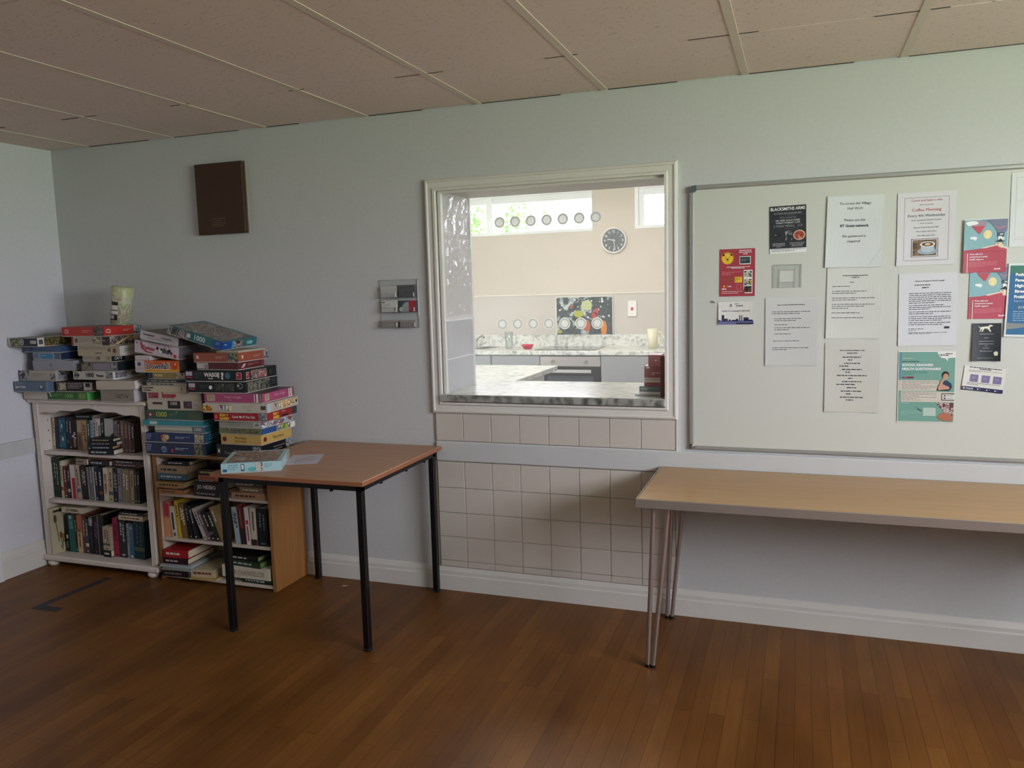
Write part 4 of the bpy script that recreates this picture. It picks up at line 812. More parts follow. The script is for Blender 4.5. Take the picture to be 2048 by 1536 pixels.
def row(data, z, yf, dp, place, group, xmin, xmax):
    cur = xmin
    for i, (x, w, h, a, col, desc, kw) in enumerate(data):
        x = max(x, cur + .0006); w = min(w, xmax - x)
        if a < 0: x = max(x, cur + .0006)
        kw = dict(kw); d2 = kw.pop('dp', dp); y2 = kw.pop('yf', yf)
        book(x, z, w, h, d2, y2, col, f'{desc} {place}', lean=a, group=group, seed=i, **kw)
        cur = x + w * math.cos(R(abs(a)))
Z1, Z2, Z3 = .6703, .3883, .0658
def ex_ocean(f): f.rect(.1, .9, .05, .95, PIC('ocean', ['1d4a66', '2c6c7c', '3f8c94', '16384f'], 12), 1); f.disc(.55, .33, .008, P('d9c7b8'), 2, 14, .013); f.disc(.45, .75, .005, P('c9dcd8'), 2, 14, .012)
def ex_G(f): f.text('G', .5, .5, .016, P('d9d4cc'), 'c', .04, lev=3); f.disc(.2, .45, .008, P('d0ccc4'), 2, 12); f.rect(.25, .75, .08, .38, P('8a7470'), 2); f.disc(.6, .4, .007, P('c9c4bc'), 3, 12)
def ex_tree(f): f.rect(.0, 1, 0, 1, P('b9b9b3', .5)); f.poly([(.2, 0), (.25, .22), (.5, .3), (.65, .5), (.9, .56), (1, .6), (1, 0)], P('2c2e28', .6), 2); f.disc(.6, .4, .008, P('2c2e28', .6), 3, 12, .012)
def ex_lower(c, v=.65): return lambda f: (f.rect(.0, 1, 0, v, P(c, .5)), f.rect(.42, .58, v + .05, .92, P('6a6a6a')))
R1 = [(-4.062, .018, .183, 3, 'd9d2b0', 'thin cream book, leftmost', {}), (-4.043, .027, .183, 2.2, '4f2a3c', 'maroon topped navy book second from left', {'extra': ex_lower('26344f', .7)}), (-4.015, .054, .179, 3, '1f4f66', 'wide sea-blue book with a pale figure', {'extra': ex_ocean}),
 (-3.957, .016, .188, 3, '20304a', 'slim navy book right of the sea-blue one', {}), (-3.938, .023, .185, 3, '3a2a28', 'dark brown book left of the black G book', {'ink': 'c9b8a8'}), (-3.914, .037, .172, 3, '17161a', 'black book with big letter G', {'extra': ex_G}),
 (-3.876, .035, .172, 3, '84664e', 'tan brown book right of the G book', {'extra': lambda f: (f.rect(0, 1, .6, 1, P('b09c80')), f.rect(.4, .6, .1, .5, P('4a3426')))}), (-3.839, .034, .172, 3, 'b8936a', 'light tan book', {'ink': '6a3f24'}), (-3.803, .026, .174, 3, '2a4f54', 'dark teal book', {}), (-3.775, .015, .175, 3, '8fb0ba', 'thin pale blue book', {}),
 (-3.758, .021, .186, 3, 'b9a8a2', 'pinkish cream book', {}), (-3.736, .016, .186, 3, 'cdc8c0', 'plain off-white book', {}), (-3.719, .016, .185, 3, 'e0ddd6', 'white book with heavy black spine lettering', {'ink': '141414', 'extra': lambda f: f.rect(.25, .75, .1, .8, P('1d1d20'))}), (-3.701, .028, .187, 3, '16171b', 'plain black book', {'ink': '9aa0a6'}),
 (-3.671, .064, .187, 3, '3a3c34', 'wide pale book with dark tree silhouette', {'extra': ex_tree}), (-3.604, .022, .177, 3, '8f7f82', 'mauve grey book', {}), (-3.580, .02, .180, 3, '4f3338', 'dark maroon book', {}), (-3.558, .024, .179, 3, '806c66', 'dusty brown book', {}), (-3.532, .027, .177, 3, '6a5652', 'grey-brown book', {}), (-3.503, .019, .174, 3, '75585a', 'faded rose-brown book', {}), (-3.482, .022, .168, 3, '493a38', 'dark brown book at the right end', {})]
row(R1, Z1, -.215, .13, 'on the top shelf of white bookcase', 'upright books on the white bookcase top shelf', -4.0685, -3.305)
R2 = [(-4.066, .052, .232, 1.5, '26382e', 'tall thick dark green book, leftmost', {'dp': .2, 'ink': '8fa08c'}), (-4.008, .016, .215, 1, 'cfc8a4', 'thin tall cream album', {'dp': .2}), (-3.984, .024, .185, .5, '6a2c2c', 'red-brown book', {}), (-3.957, .017, .183, 2, '33292c', 'thin dark book left of the red-label book', {}),
 (-3.932, .035, .197, .3, 'd3c8c4', 'white book with bright red lower label', {'extra': lambda f: f.rect(.3, 1, 0, .62, P('b51e2a', .45))}), (-3.882, .025, .199, -3, 'b5a690', 'cream book leaning beside the red-label book', {}), (-3.846, .037, .195, -.9, '1c1a1c', 'black book with pale lettering', {'ink': 'a9adb0'}), (-3.803, .012, .189, -1.0, '8d8884', 'thin grey book', {}),
 (-3.786, .022, .191, -.3, '74696a', 'grey-brown book', {}), (-3.760, .007, .19, -.3, 'c9ccd0', 'very thin pale book', {}), (-3.750, .022, .189, .5, '24262c', 'charcoal book', {}), (-3.723, .028, .189, .3, '141c33', 'navy book left of the Eeny Meeny book', {}),
 (-3.69, .034, .192, 2, 'd9ceb4', 'cream book with red EENY MEENY title', {'title': 'EENY MEENY', 'ink': 'a02820'}), (-3.652, .028, .192, 3, 'bdb18c', 'yellowish cream book right of the Eeny Meeny book', {}), (-3.62, .03, .191, 3, '17181a', 'black book in the right half', {'ink': '9a9a9a'}), (-3.587, .025, .192, 3, '8a8896', 'grey-lavender book', {}),
 (-3.558, .055, .189, 3, '8a7c66', 'wide tan book', {}), (-3.498, .025, .188, 3, 'a3977a', 'pale khaki book', {}), (-3.47, .018, .186, 3, '3c2e26', 'dark brown book', {}), (-3.449, .016, .185, 3, '232128', 'near-black book, rightmost', {})]
row(R2, Z2, -.235, .14, 'on the middle shelf of white bookcase', 'upright books on the white bookcase middle shelf', -4.0685, -3.305)
# tall album with flower cover, then bottom row
def album():
    mm = M(); c = P('bdb596', .5, 0, .3, .04, 0, 12); x0, y0, h, w, dp = -4.066, -.30, .27, .026, .235
    mm.box(0, 0, 0, w, dp, h, c); f = Face(mm, (w, 0, 0), (0, 1, 0), (0, 0, 1), (1, 0, 0), dp, h, .0006); G = P('3c3a26', .6)
    f.rect(.08, .8, .9, .945, P('26241e'), 2)
    for u0, v0, u1, v1 in ((.13, .72, .19, .24), (.24, .34, .27, .04), (.21, .16, .27, .06), (.27, .12, .30, .3)): f.poly([(u0 - .008, v0), (u0 + .008, v0), (u1 + .008, v1), (u1 - .008, v1)], G, 2)
    f.disc(.12, .76, .010, P('5c4a26', .6), 3, 16, .024); f.disc(.24, .38, .009, P('7a4a20', .6), 3, 16, .02); f.disc(.31, .3, .010, P('8a7a3a', .6), 2, 16, .028)
    f.poly([(.36, .05), (.33, .35), (.37, .6), (.45, .72), (.42, .4)], P('4c5a3a', .6), 2)
    o = mm.build('album', loc=(x0, y0, Z3), rot=(0, R(1), R(-6))); tag(o, 'large cream album with dried tulips cover on the white bookcase bottom shelf', 'book')
album()
R3 = [(-4.018, .026, .217, 1, '17191b', 'black book with small white square label', {'extra': lambda f: (f.rect(.3, .75, .36, .46, P('d9d9d4')), f.rect(.3, .7, .1, .28, P('77797c')))}), (-3.988, .045, .222, 0, '1f6258', 'wide teal-green book', {'extra': lambda f: (f.disc(.45, .93, .012, P('a9b8b4'), 2), f.rect(.2, .8, .62, .85, P('5c8a8a')))}),
 (-3.940, .013, .22, 0, '3c2620', 'thin dark brown book', {}), (-3.925, .037, .226, 1, 'b06a48', 'orange topped cream novel with brown title', {'extra': lambda f: (f.rect(0, 1, 0, .55, P('c9b490')), f.text('IN BETWEEN', .3, .62, .013, P('5a3018'), 'l', .04, rot=R(-90), lev=3))}), (-3.885, .017, .222, 2, '6a3f2c', 'thin russet book', {}),
 (-3.864, .024, .205, 1, '3d4456', 'slate blue book', {}), (-3.837, .03, .22, 2, '16161a', 'black book with small photo at top', {'extra': lambda f: (f.rect(.05, .95, .76, .98, pC), f.rect(.4, .6, .1, .6, P('5a3348')))}), (-3.804, .032, .22, 3, '1b1518', 'black and plum book', {'ink': '6a3a5a'}), (-3.768, .046, .235, 1, '1a1b1d', 'thick black album with grey edge', {'dp': .2, 'extra': lambda f: f.rect(0, .12, 0, 1, P('8a8c8c'))}),
 (-3.655, .037, .226, .5, 'a01f45', 'crimson book', {'ink': '5a1428'}), (-3.612, .05, .23, .6, '2c2b2c', 'thick charcoal book right of the crimson one', {}), (-3.558, .016, .201, 1.5, '97999c', 'thin light grey book', {}), (-3.538, .026, .201, 1.5, '4f6d84', 'blue-grey book', {'extra': lambda f: (f.rect(.1, .9, .08, .4, P('2a6a94')), f.disc(.5, .06, .008, P('d0dce2'), 3), f.disc(.5, .88, .006, P('c9d0d4'), 3))}), (-3.509, .074, .228, 2.5, '17363c', 'very thick dark teal book, rightmost', {'ink': '4a6468'})]
row(R3, Z3, -.23, .17, 'on the bottom shelf of white bookcase', 'upright books on the white bookcase bottom shelf', -4.03, -3.305)
WB = 'on the white bookcase'
GL = 'books lying flat on the white bookcase'
def fl(x0, x1, z0, h, dp, yf, col, label, yaw=0, group=GL, **k): return book(x0, z0, x1 - x0, h, dp, yf, col, label, kind='flat', yaw=yaw, group=group, **k)
fl(-3.70, -3.535, Z1, .028, .11, -.305, '15171a', 'black paperback at the bottom of the top shelf flat pile', 6, pages='e6e0cc'); fl(-3.688, -3.55, Z1 + .0285, .019, .13, -.30, '1a1c20', 'black paperback second up in the top shelf flat pile', 9, pages='c79a62')
fl(-3.70, -3.53, Z1 + .048, .022, .13, -.30, '1b1d20', 'black paperback third up in the top shelf flat pile', 12, pages='d9d2b8', ink='7d8486'); fl(-3.695, -3.545, Z1 + .0705, .018, .12, -.295, '101113', 'black paperback topmost in the top shelf flat pile', 8)
fl(-3.895, -3.775, Z1 + .179, .022, .12, -.20, '22282b', 'dark book lying across the upright books under the scalloped rail', 4, ink='9aa8a4')
fl(-3.872, -3.785, .594, .032, .13, -.24, 'a08a7c', 'floral spined book lying on the middle shelf row', -4); fl(-3.783, -3.625, .592, .030, .14, -.235, '221c24', 'black book lying on the middle shelf row', -2); fl(-3.620, -3.42, .592, .016, .14, -.225, '5a2c36', 'maroon book lying on the middle shelf row right part'); fl(-3.615, -3.41, .6085, .018, .14, -.225, '493a40', 'dull plum book lying on top of the maroon book'); 
fl(-3.80, -3.635, .6225, .016, .13, -.22, 'a8745a', 'peach book lying above the black book on middle shelf', 2)
fl(-4.00, -3.84, .3075, .032, .12, -.255, 'cfc4a8', 'cream book with author name lying over the bottom row left', title='JO NESBO', ink='3a342c', yaw=2); fl(-3.57, -3.395, .298, .026, .14, -.262, 'c9b79c', 'cream book lying over the bottom row right end', ink='4a3028'); fl(-3.57, -3.40, .3245, .016, .14, -.255, '2c2428', 'dark book lying on the cream book, bottom row right end')
book(-3.712, Z3 + .0405, .052, .135, .12, -.25, 'b3a48a', 'small cream paperback upright on a dark flat book, bottom shelf', lean=2); fl(-3.715, -3.66, Z3, .04, .14, -.25, '1c1d1d', 'dark book lying flat under the small cream paperback')
# wooden bookcase rows
ZW2 = .2313
R4 = [(-3.236, .045, .195, 0, 'c06a58', 'pink and orange thick paperback, leftmost', {'extra': lambda f: (f.rect(0, 1, 0, .55, P('d99a6a')), f.rect(.2, .8, .6, .95, P('b8384a')))}), (-3.1855, .034, .172, -2.5, 'd2c7b2', 'cream paperback with tall black box', {'extra': lambda f: (f.rect(.25, .6, .25, .8, P('1f1f1f')), f.rect(.3, .7, .05, .15, P('4a4a4a')))}),
 (-3.144, .022, .205, -4.5, 'c9a92e', 'yellow paperback', {}), (-3.116, .034, .19, -4.6, '7a5f34', 'ochre brown paperback', {}), (-3.070, .024, .193, -8, '141516', 'black leaning paperback right of the ochre one', {'ink': '8a8e90'}), (-3.0352, .022, .185, -11, '1e2226', 'blue-black leaning paperback', {}),
 (-2.975, .023, .182, -22.7, 'b9aea2', 'pale grey-cream strongly leaning book', {}), (-2.948, .021, .167, -23, '6d5a66', 'lavender brown strongly leaning book', {}), (-2.923, .028, .167, -23, '18191a', 'black strongly leaning book', {}), (-2.892, .028, .165, -22, '20261e', 'black-green strongly leaning book', {}), (-2.861, .029, .195, -21, '8a7048', 'tan strongly leaning book behind the table leg', {}),
 (-2.768, .030, .196, -5.3, '9fb0b6', 'pale blue book right of the table leg', {}), (-2.735, .032, .21, -4.6, '6a2824', 'dark red book', {'extra': ex_lower('2a1a20', .4)}), (-2.699, .025, .199, -2.6, 'cfc8c0', 'white book with red square', {'extra': lambda f: (f.rect(.2, .9, .55, .66, P('b8302c')), f.rect(.4, .7, .1, .5, P('8a2a2a')))}),
 (-2.670, .036, .2, -.3, 'c0b8a6', 'cream book with dark foot', {'extra': lambda f: (f.rect(0, 1, 0, .16, P('3a1a20')), f.rect(.35, .65, .4, .9, P('6a5a4a')))}), (-2.630, .066, .2, 0, '15191d', 'thick black book at the right end', {'ink': '6a7478'})]
row(R4, ZW2, -.275, .15, 'on the oak bookcase middle shelf', 'upright books in the oak bookcase', -3.2385, -2.5385)
GW = 'books lying flat in the oak bookcase'
def fw_(x0, x1, z0, h, dp, yf, col, label, yaw=0, **k): return fl(x0, x1, z0, h, dp, yf, col, label, yaw, GW, **k)
ZS = .4785
fw_(-3.232, -3.07, ZS, .025, .17, -.30, 'b8793e', 'orange paperback at the base of the top shelf left pile', 2, pages='c9b48a'); fw_(-3.235, -3.085, ZS + .0255, .012, .16, -.29, '4a2c22', 'thin dark book in the top shelf left pile', -2); fw_(-3.236, -3.06, ZS + .038, .030, .17, -.31, 'b08850', 'tan spined book in the top shelf left pile', 0)
fw_(-3.237, -3.075, ZS + .0685, .008, .16, -.28, '2b2a26', 'thin black book under the blue one, left pile', 3); fw_(-3.237, -3.045, ZS + .077, .034, .16, -.295, '3f6a86', 'blue spined book in the top shelf left pile', 2, pages='a99b7c'); fw_(-3.235, -3.04, ZS + .1115, .042, .16, -.295, 'a58c70', 'thick brown-cream book on the blue spined one', 1, pages='a99b7c'); fw_(-3.19, -3.04, ZS + .154, .022, .15, -.28, '1a1a1c', 'black book topmost in the top shelf left pile', 4)
fw_(-3.01, -2.835, ZS, .030, .16, -.29, '221d1e', 'dark book at the base of the top shelf middle pile', -3, ink='9a8a84'); fw_(-3.0, -2.83, ZS + .0305, .045, .16, -.295, '1a1618', 'black thriller with large white author name, middle pile', -2, title='JO NESBO', ink='c9c4bc'); fw_(-2.99, -2.83, ZS + .076, .012, .15, -.285, '5a4632', 'thin brown book in the top shelf middle pile', 1)
fw_(-2.975, -2.83, ZS + .0885, .022, .15, -.285, 'b86a48', 'orange book upper in the top shelf middle pile', -4); fw_(-2.98, -2.84, ZS + .111, .030, .15, -.28, '2e2a2c', 'charcoal book topmost in the top shelf middle pile', 3)
fw_(-2.765, -2.56, ZS, .034, .16, -.29, 'b08a66', 'tan book at the base of the top shelf right pile', 1); fw_(-2.72, -2.57, ZS + .0345, .028, .15, -.28, '8a7260', 'light brown book in the top shelf right pile', -2); fw_(-2.76, -2.58, ZS + .063, .024, .15, -.28, '54483e', 'grey-brown book in the top shelf right pile', 2, ink='c9c0b4'); fw_(-2.74, -2.56, ZS + .0875, .03, .14, -.27, '6a4a36', 'brown book topmost in the top shelf right pile', 0)
ZB = .0308
fw_(-3.232, -3.06, ZB, .032, .20, -.325, '1d1416', 'black book at the base of the lower left pile', 3, ink='8a7a74', pages='9a8f78')
mg = M(); 
def mag(x0, y0, z0, w, d, h, col, label, yaw):
    mm = M(); mm.box(0, 0, 0, w, d, h, P(col, .3)); f = Face(mm, (0, 0, h), (1, 0, 0), (0, 1, 0), (0, 0, 1), w, d); f.rect(.05, .95, .6, .95, pC); tag(mm.build('magazine', loc=(x0, y0, z0), rot=(0, 0, R(yaw))), label, 'magazine', 'magazines in the lower left pile of the oak bookcase')
mag(-3.23, -.325, ZB + .0325, .19, .26, .008, 'a9a89c', 'pale magazine lowest in the lower left pile', 3); mag(-3.215, -.33, ZB + .041, .19, .26, .010, '8f9690', 'grey-green magazine in the lower left pile', -2); mag(-3.235, -.33, ZB + .0515, .20, .26, .012, 'a5a9ac', 'silvery magazine right under the black hardback', 4)
fw_(-3.232, -3.07, ZB + .064, .032, .22, -.31, '2a1215', 'black and maroon hardback under the red hardback', 3, ink='b9b0a8', pages='cfc6a4'); fw_(-3.230, -3.07, ZB + .0965, .044, .22, -.305, '9c1f24', 'bright red hardback on top of the lower left pile', 3, ink='d9cfc0', pages='cfc6a4')
fw_(-3.035, -2.875, ZB, .008, .16, -.335, 'b59a5c', 'thin ochre booklet poking out of the lower shelf middle', 5); fw_(-3.045, -2.90, ZB + .0085, .042, .18, -.315, 'b8a888', 'cream paperback lying low in the middle', 6, pages='a5977a')
fw_(-2.74, -2.545, ZB, .026, .2, -.285, '20301f', 'dark green book at the base of the lower right pile', -2, pages='8a8a70'); fw_(-2.85, -2.552, ZB + .0265, .062, .21, -.30, 'cdc6b2', 'thick cream book with rounded spine, lower right pile', 0, title='DEAR CHANCELLOR', ink='a9a08c', pages='b9b09a')
fw_(-2.86, -2.60, ZB + .0895, .030, .2, -.285, '2b3d22', 'green hardback in the lower right pile', -5, pages='5c7a44'); fw_(-2.87, -2.62, ZB + .120, .026, .2, -.285, '10140f', 'black-green book topmost in the lower right pile', -3, pages='76845c')

# ---------------------------------------------------------------- puzzle and game boxes
def gbox(B, z0, z1, th, w, d, col, label, front=None, side=None, top=None, name='puzzle_box', tray=None, roll=0, pit=0, group='puzzle and game boxes', cat='box', topcol=None):
    """B = front right bottom corner (x, y); th yaw in degrees"""
    h = z1 - z0; a = R(th); u = Vector((math.cos(a), math.sin(a), 0)); v_ = Vector((-math.sin(a), math.cos(a), 0))
    O = Vector((B[0], B[1], z0)); loc = O - u * w / 2 + v_ * d / 2
    rot = (0, 0, a)
    if roll or pit:
        Mx = Matrix.Rotation(a, 4, 'Z') @ Matrix.Rotation(R(roll), 4, 'Y') @ Matrix.Rotation(R(pit), 4, 'X'); loc = O + (Mx @ Vector((-w / 2, d / 2, 0))); rot = Mx.to_euler()
    t = thing(name, label, cat, loc, rot, group)
    mm = M(); c = P(col, .38, 0, .4, .03, 0, 8); x0, x1, y0, y1 = -w / 2, w / 2, -d / 2, d / 2; zb = .004
    mm.cbox(x0, y0, zb, x1, y1, h, c, .0008)
    ff = Face(mm, (x0, y0, zb), (1, 0, 0), (0, 0, 1), (0, -1, 0), w, h - zb); fs = Face(mm, (x1, y0, zb), (0, 1, 0), (0, 0, 1), (1, 0, 0), d, h - zb); ft = Face(mm, (x0, y0, h), (1, 0, 0), (0, 1, 0), (0, 0, 1), w, d)
    if front: front(ff)
    if side: side(fs)
    if top: top(ft)
    elif topcol: ft.rect(.03, .97, .03, .97, topcol if not isinstance(topcol, str) else P(topcol, .4))
    mm.build('lid', t); mm = M(); mm.box(x0 + .0015, y0 + .0015, 0, x1 - .0015, y1 - .0015, zb, P(tray or 'b9b4aa', .6)); mm.build('base_tray', t); return t
c_ = lambda k: P(k, .45)
W_ = c_('e8e4dc'); K_ = c_('1c1c20')
# column A, far left
gbox((-3.925, -.34), .9755, 1.0225, 0, .175, .27, 'c9c2b4', 'plain cream box at the bottom left of the white bookcase pile')
def g_f(f): f.text('1000', .55, .25, .022, c_('7fae5c'), 'c', .03); f.lines(.1, .4, .7, .3, 2, c_('8fbf6a'), th=.3); f.rect(.78, .97, .15, .85, c_('6f8f4a')); f.poly([(.03, .9), (.06, .9), (.1, .3), (.08, .3)], W_)
gbox((-3.638, -.335), .9755, 1.0235, 1, .280, .27, '3a6630', 'green puzzle box with light green end, low in the white bookcase pile', g_f, lambda f: (f.rect(0, 1, 0, 1, c_('5fc86a')), f.disc(.35, .5, .012, c_('14301a'), 2), f.lines(.55, .9, .8, .2, 3, c_('2f8a3c'))))
gbox((-3.312, -.335), .9755, 1.040, 4, .215, .26, '8c8272', 'grey-brown box with dark flourish, bottom right of the white bookcase pile', lambda f: (f.rect(.45, .85, .3, .65, PIC('flour', ['6a5f52', '8c8272', '4a3f36', '8c8272'], 50)), f.lines(.05, .4, .6, .4, 1, c_('a59c8c'))), lambda f: f.rect(0, 1, 0, 1, c_('c9c5cc')))
gbox((-3.852, -.385), 1.0240, 1.0805, 0, .262, .27, '5f7288', 'slate blue puzzle box overhanging the left end of the pile', lambda f: (f.text('Jigsaw Puzzle', .05, .35, .014, W_, 'l', .02, .3), f.lines(.04, .3, .9, .65, 2, c_('a9b8c8')), f.disc(.8, .45, .016, c_('3a4656')), f.disc(.8, .5, .010, c_('a9b4c0'), 3), f.rect(.93, 1, 0, 1, c_('6f98a4'))))
gbox((-3.585, -.335), 1.0250, 1.0815, 6, .245, .25, '1c1417', 'black puzzle box with photo and barcode, second layer of pile', lambda f: (f.rect(.03, .28, .12, .88, pD), f.lines(.32, .7, .85, .2, 4, c_('b9a8a4')), f.rect(.74, .96, .1, .9, c_('b8b2aa')), f.rect(.79, .91, .45, .85, K_, 3)), lambda f: f.rect(0, 1, 0, 1, PIC('redhouse', ['d9d2d4', '7a3a40', '3a2a2c', 'c98a8a'], 30)))
gbox((-3.300, -.335), 1.0430, 1.0895, 8, .235, .22, 'b9ae9e', 'plain beige box with white rounded end in second layer', None, lambda f: f.rect(0, 1, 0, 1, W_))
gbox((-3.836, -.35), 1.0815, 1.1395, 0, .268, .25, 'b4ada2', 'beige puzzle box with black-and-white photo ends, third layer left', lambda f: (f.rect(0, .28, 0, 1, pC), f.lines(.35, .78, .7, .3, 2, c_('8a8276')), f.rect(.86, 1, .1, .7, pC)), lambda f: f.rect(.08, .95, .05, .95, pC))
gbox((-3.449, -.33), 1.0905, 1.1355, -1, .287, .26, 'c4bfb2', 'cream puzzle box printed 1000 Puzzle in the third layer', lambda f: (f.ring(.09, .5, .012, .016, K_), f.rect(.05, .16, .35, .65, c_('3a4038')), f.text('1000', .43, .28, .022, K_, 'c', .03), f.text('Puzzle', .68, .32, .014, K_, 'c', .03), f.rect(.82, .99, .1, .95, pC)), lambda f: (f.rect(0, 1, 0, 1, c_('e2e0d8')), f.rect(.05, .35, .15, .9, pC, 2), f.text('1000', .58, .3, .02, K_, 'c', .04), f.rect(.85, 1, 0, 1, K_, 2)))
gbox((-3.715, -.335), 1.1400, 1.1940, 0, .300, .24, '9a9ca6', 'plain grey-lavender box with tiny emblem, fourth layer left', lambda f: f.disc(.45, .5, .009, c_('77787e')))
gbox((-3.413, -.33), 1.1365, 1.1860, 3, .238, .25, '77706e', 'grey box with dark photo and navy end, fourth layer right', lambda f: (f.rect(0, .28, 0, 1, PIC('darkphoto', ['2a2622', '55503e', '8a8468', '3a3430'], 40)), f.rect(.34, .8, .15, .85, c_('88828a')), f.rect(.82, .97, .1, .9, pC)), lambda f: f.rect(0, 1, 0, 1, c_('1f2a34')), topcol='8a8580')
gbox((-3.801, -.335), 1.1945, 1.2375, -2, .216, .24, '8fa0b0', 'pale blue puzzle box with bright blue panel and navy end', lambda f: (f.rect(.3, .72, .15, .8, c_('3c8cb4')), f.lines(.35, .68, .6, .4, 1, c_('bfe0ea'), lev=3), f.rect(.78, .98, .1, .95, c_('5c6a72')), f.rect(.05, .2, .2, .8, c_('6a84a0'))), lambda f: (f.rect(0, 1, 0, 1, c_('22304f')), f.lines(.15, .8, .8, .3, 3, c_('4a5c88'))))
gbox((-3.450, -.33), 1.1875, 1.2195, -3, .215, .25, 'b7ab94', 'thin cream puzzle box with small photos, fifth layer', lambda f: (f.lines(.05, .4, .8, .3, 3, c_('8a7f6c')), f.rect(.46, .62, .1, .9, pD), f.rect(.82, .96, .1, .9, pD)), lambda f: (f.rect(0, .35, 0, 1, K_), f.text('CATS', .17, .3, .014, W_, 'c', .02, .3, lev=3), f.rect(.35, 1, 0, 1, c_('6a6862'))))
gbox((-3.799, -.335), 1.2380, 1.2735, -3, .288, .24, '4a6484', 'mid blue box under the long narrow 1000 piece box', lambda f: (f.disc(.2, .5, .01, c_('36506e')), f.lines(.3, .9, .8, .4, 2, c_('5d7a9c'), th=.5)), lambda f: f.rect(0, 1, 0, 1, c_('34507a')))
gbox((-3.388, -.33), 1.2200, 1.2735, -1, .300, .26, 'b5a88e', 'cream puzzle box with small print and white end, sixth layer', lambda f: (f.lines(.05, .95, .9, .55, 2, c_('8a7c64')), f.rect(.42, .58, .2, .3, c_('5a4a3a')), f.rect(.72, .79, .4, .75, c_('6a5c4a')), f.disc(.88, .5, .013, c_('6a5240'), 2, 12)), lambda f: (f.rect(0, 1, 0, 1, c_('c9c6ba')), f.lines(.1, .8, .7, .3, 2, c_('8f8c80'))))
gbox((-3.880, -.405), 1.2742, 1.3225, -3, .232, .25, '1f2630', 'dark 1000 piece puzzle box with garden photos, jutting out left', lambda f: (f.rect(0, .08, 0, 1, c_('c9c8bc')), f.rect(.08, .4, .05, 1, pA), f.ring(.48, .5, .013, .017, W_, 3), f.disc(.48, .5, .009, c_('a9b0b4'), 3), f.text('1000', .87, .3, .018, W_, 'c', .03, .2), f.rect(.0, 1, .95, 1, c_('b9b8a4'), 3)), lambda f: (f.rect(0, .16, 0, 1, W_), f.rect(.03, .13, .2, .8, c_('55585a'), 3), f.rect(.16, .85, 0, 1, PIC('garden', ['4a5230', '7a6a3a', '2f3a22', '9a8a5a'], 30)), f.rect(.8, 1, 0, 1, c_('8a2a2c'), 3)), topcol='6c7068')
gbox((-3.445, -.335), 1.2742, 1.3235, -3, .285, .26, 'b9ae9c', 'cream-fronted puzzle box with train photo end, just under the red one', lambda f: (f.rect(0, .05, 0, 1, c_('9a2c34')), f.rect(.09, .16, .3, .8, c_('5a544c')), f.lines(.2, .55, .85, .2, 4, c_('8a8074')), f.rect(.56, .78, .1, .95, pD), f.rect(.8, 1, 0, 1, c_('3a2024')), f.lines(.82, .97, .6, .4, 1, W_, lev=3)), lambda f: (f.rect(0, .6, 0, 1, PIC('trains', ['5a3430', '9a8a80', '2c2a2c', 'c9b8a8', 'b0893a'], 30)), f.poly([(.1, .1), (.4, .8), (.48, .8), (.2, .1)], c_('d9c08a'), 3), f.rect(.62, 1, 0, 1, c_('b8aaa0')), f.text('1000', .8, .3, .016, K_, 'c', .04, .3, lev=3)))
def r_f(f): f.rect(0, .1, 0, 0.001, RED); f.ring(.12, .5, .010, .0125, c_('e8b0a8')); f.rect(.075, .165, .32, .68, c_('e0a098')); f.rect(.09, .15, .42, .58, c_('b8362e'), 3); f.lines(.5, .72, .62, .3, 2, c_('e0a8a0')); f.rect(.76, 1, 0, 1, PIC('redpic', ['4a3a38', '6f5a54', '2c2a2c', '8a7470'], 30), 2)
gbox((-3.487, -.33), 1.3242, 1.3755, -1, .303, .255, 'b8362e', 'red puzzle box topmost of the left pile, under the tube', r_f, lambda f: (f.ring(.12, .5, .010, .0125, c_('e8b0a8')), f.rect(.05, .18, .3, .68, c_('e0a098')), f.rect(.07, .16, .42, .58, c_('b8362e'), 3), f.lines(.5, .72, .6, .3, 2, c_('e0a8a0')), f.rect(.78, 1, 0, 1, pC, 3)), topcol='8a4a40')
# cylinder tub
t = thing('puzzle_tube', 'pale green cardboard tube puzzle tilted on top of the red box', 'tube', (-3.515, -.185, 1.3825), (0, R(8), R(18)))
m = M(); tg = PIC('tube', ['b9bf98', 'a9b88a', 'c9ccb0', 'b8a08c', 'a9b894'], 14); m.lathe([(.001, 0), (.054, 0), (.054, .168)], tg, n=32)
for i in range(9):
    a0 = R(-128 + i * 5); a1 = R(-123 + i * 5)
    for z0, z1, cc in ((.02, .125, c_('d9d6cc')), (.104, .124, c_('2c1f20')), (.05, .056, c_('4a3a38')), (.074, .08, c_('6a5a58')), (.022, .03, c_('2c1f20')), (.030, .05, c_('2c1f20') if i > 4 else c_('b9b4a8'))):
        rr = .0543 if z1 - z0 > .1 else .0547; m.add([(rr * math.cos(a0), rr * math.sin(a0), z0), (rr * math.cos(a1), rr * math.sin(a1), z0), (rr * math.cos(a1), rr * math.sin(a1), z1), (rr * math.cos(a0), rr * math.sin(a0), z1)], [(0, 1, 2, 3)], cc)
m.build('body', t); m = M(); m.lathe([(.0565, .150), (.0565, .203), (.054, .206), (.001, .206)], PIC('tubelid', ['c9c9a4', 'b9bc8e', 'd2cdb0'], 16), n=32); m.build('lid', t)

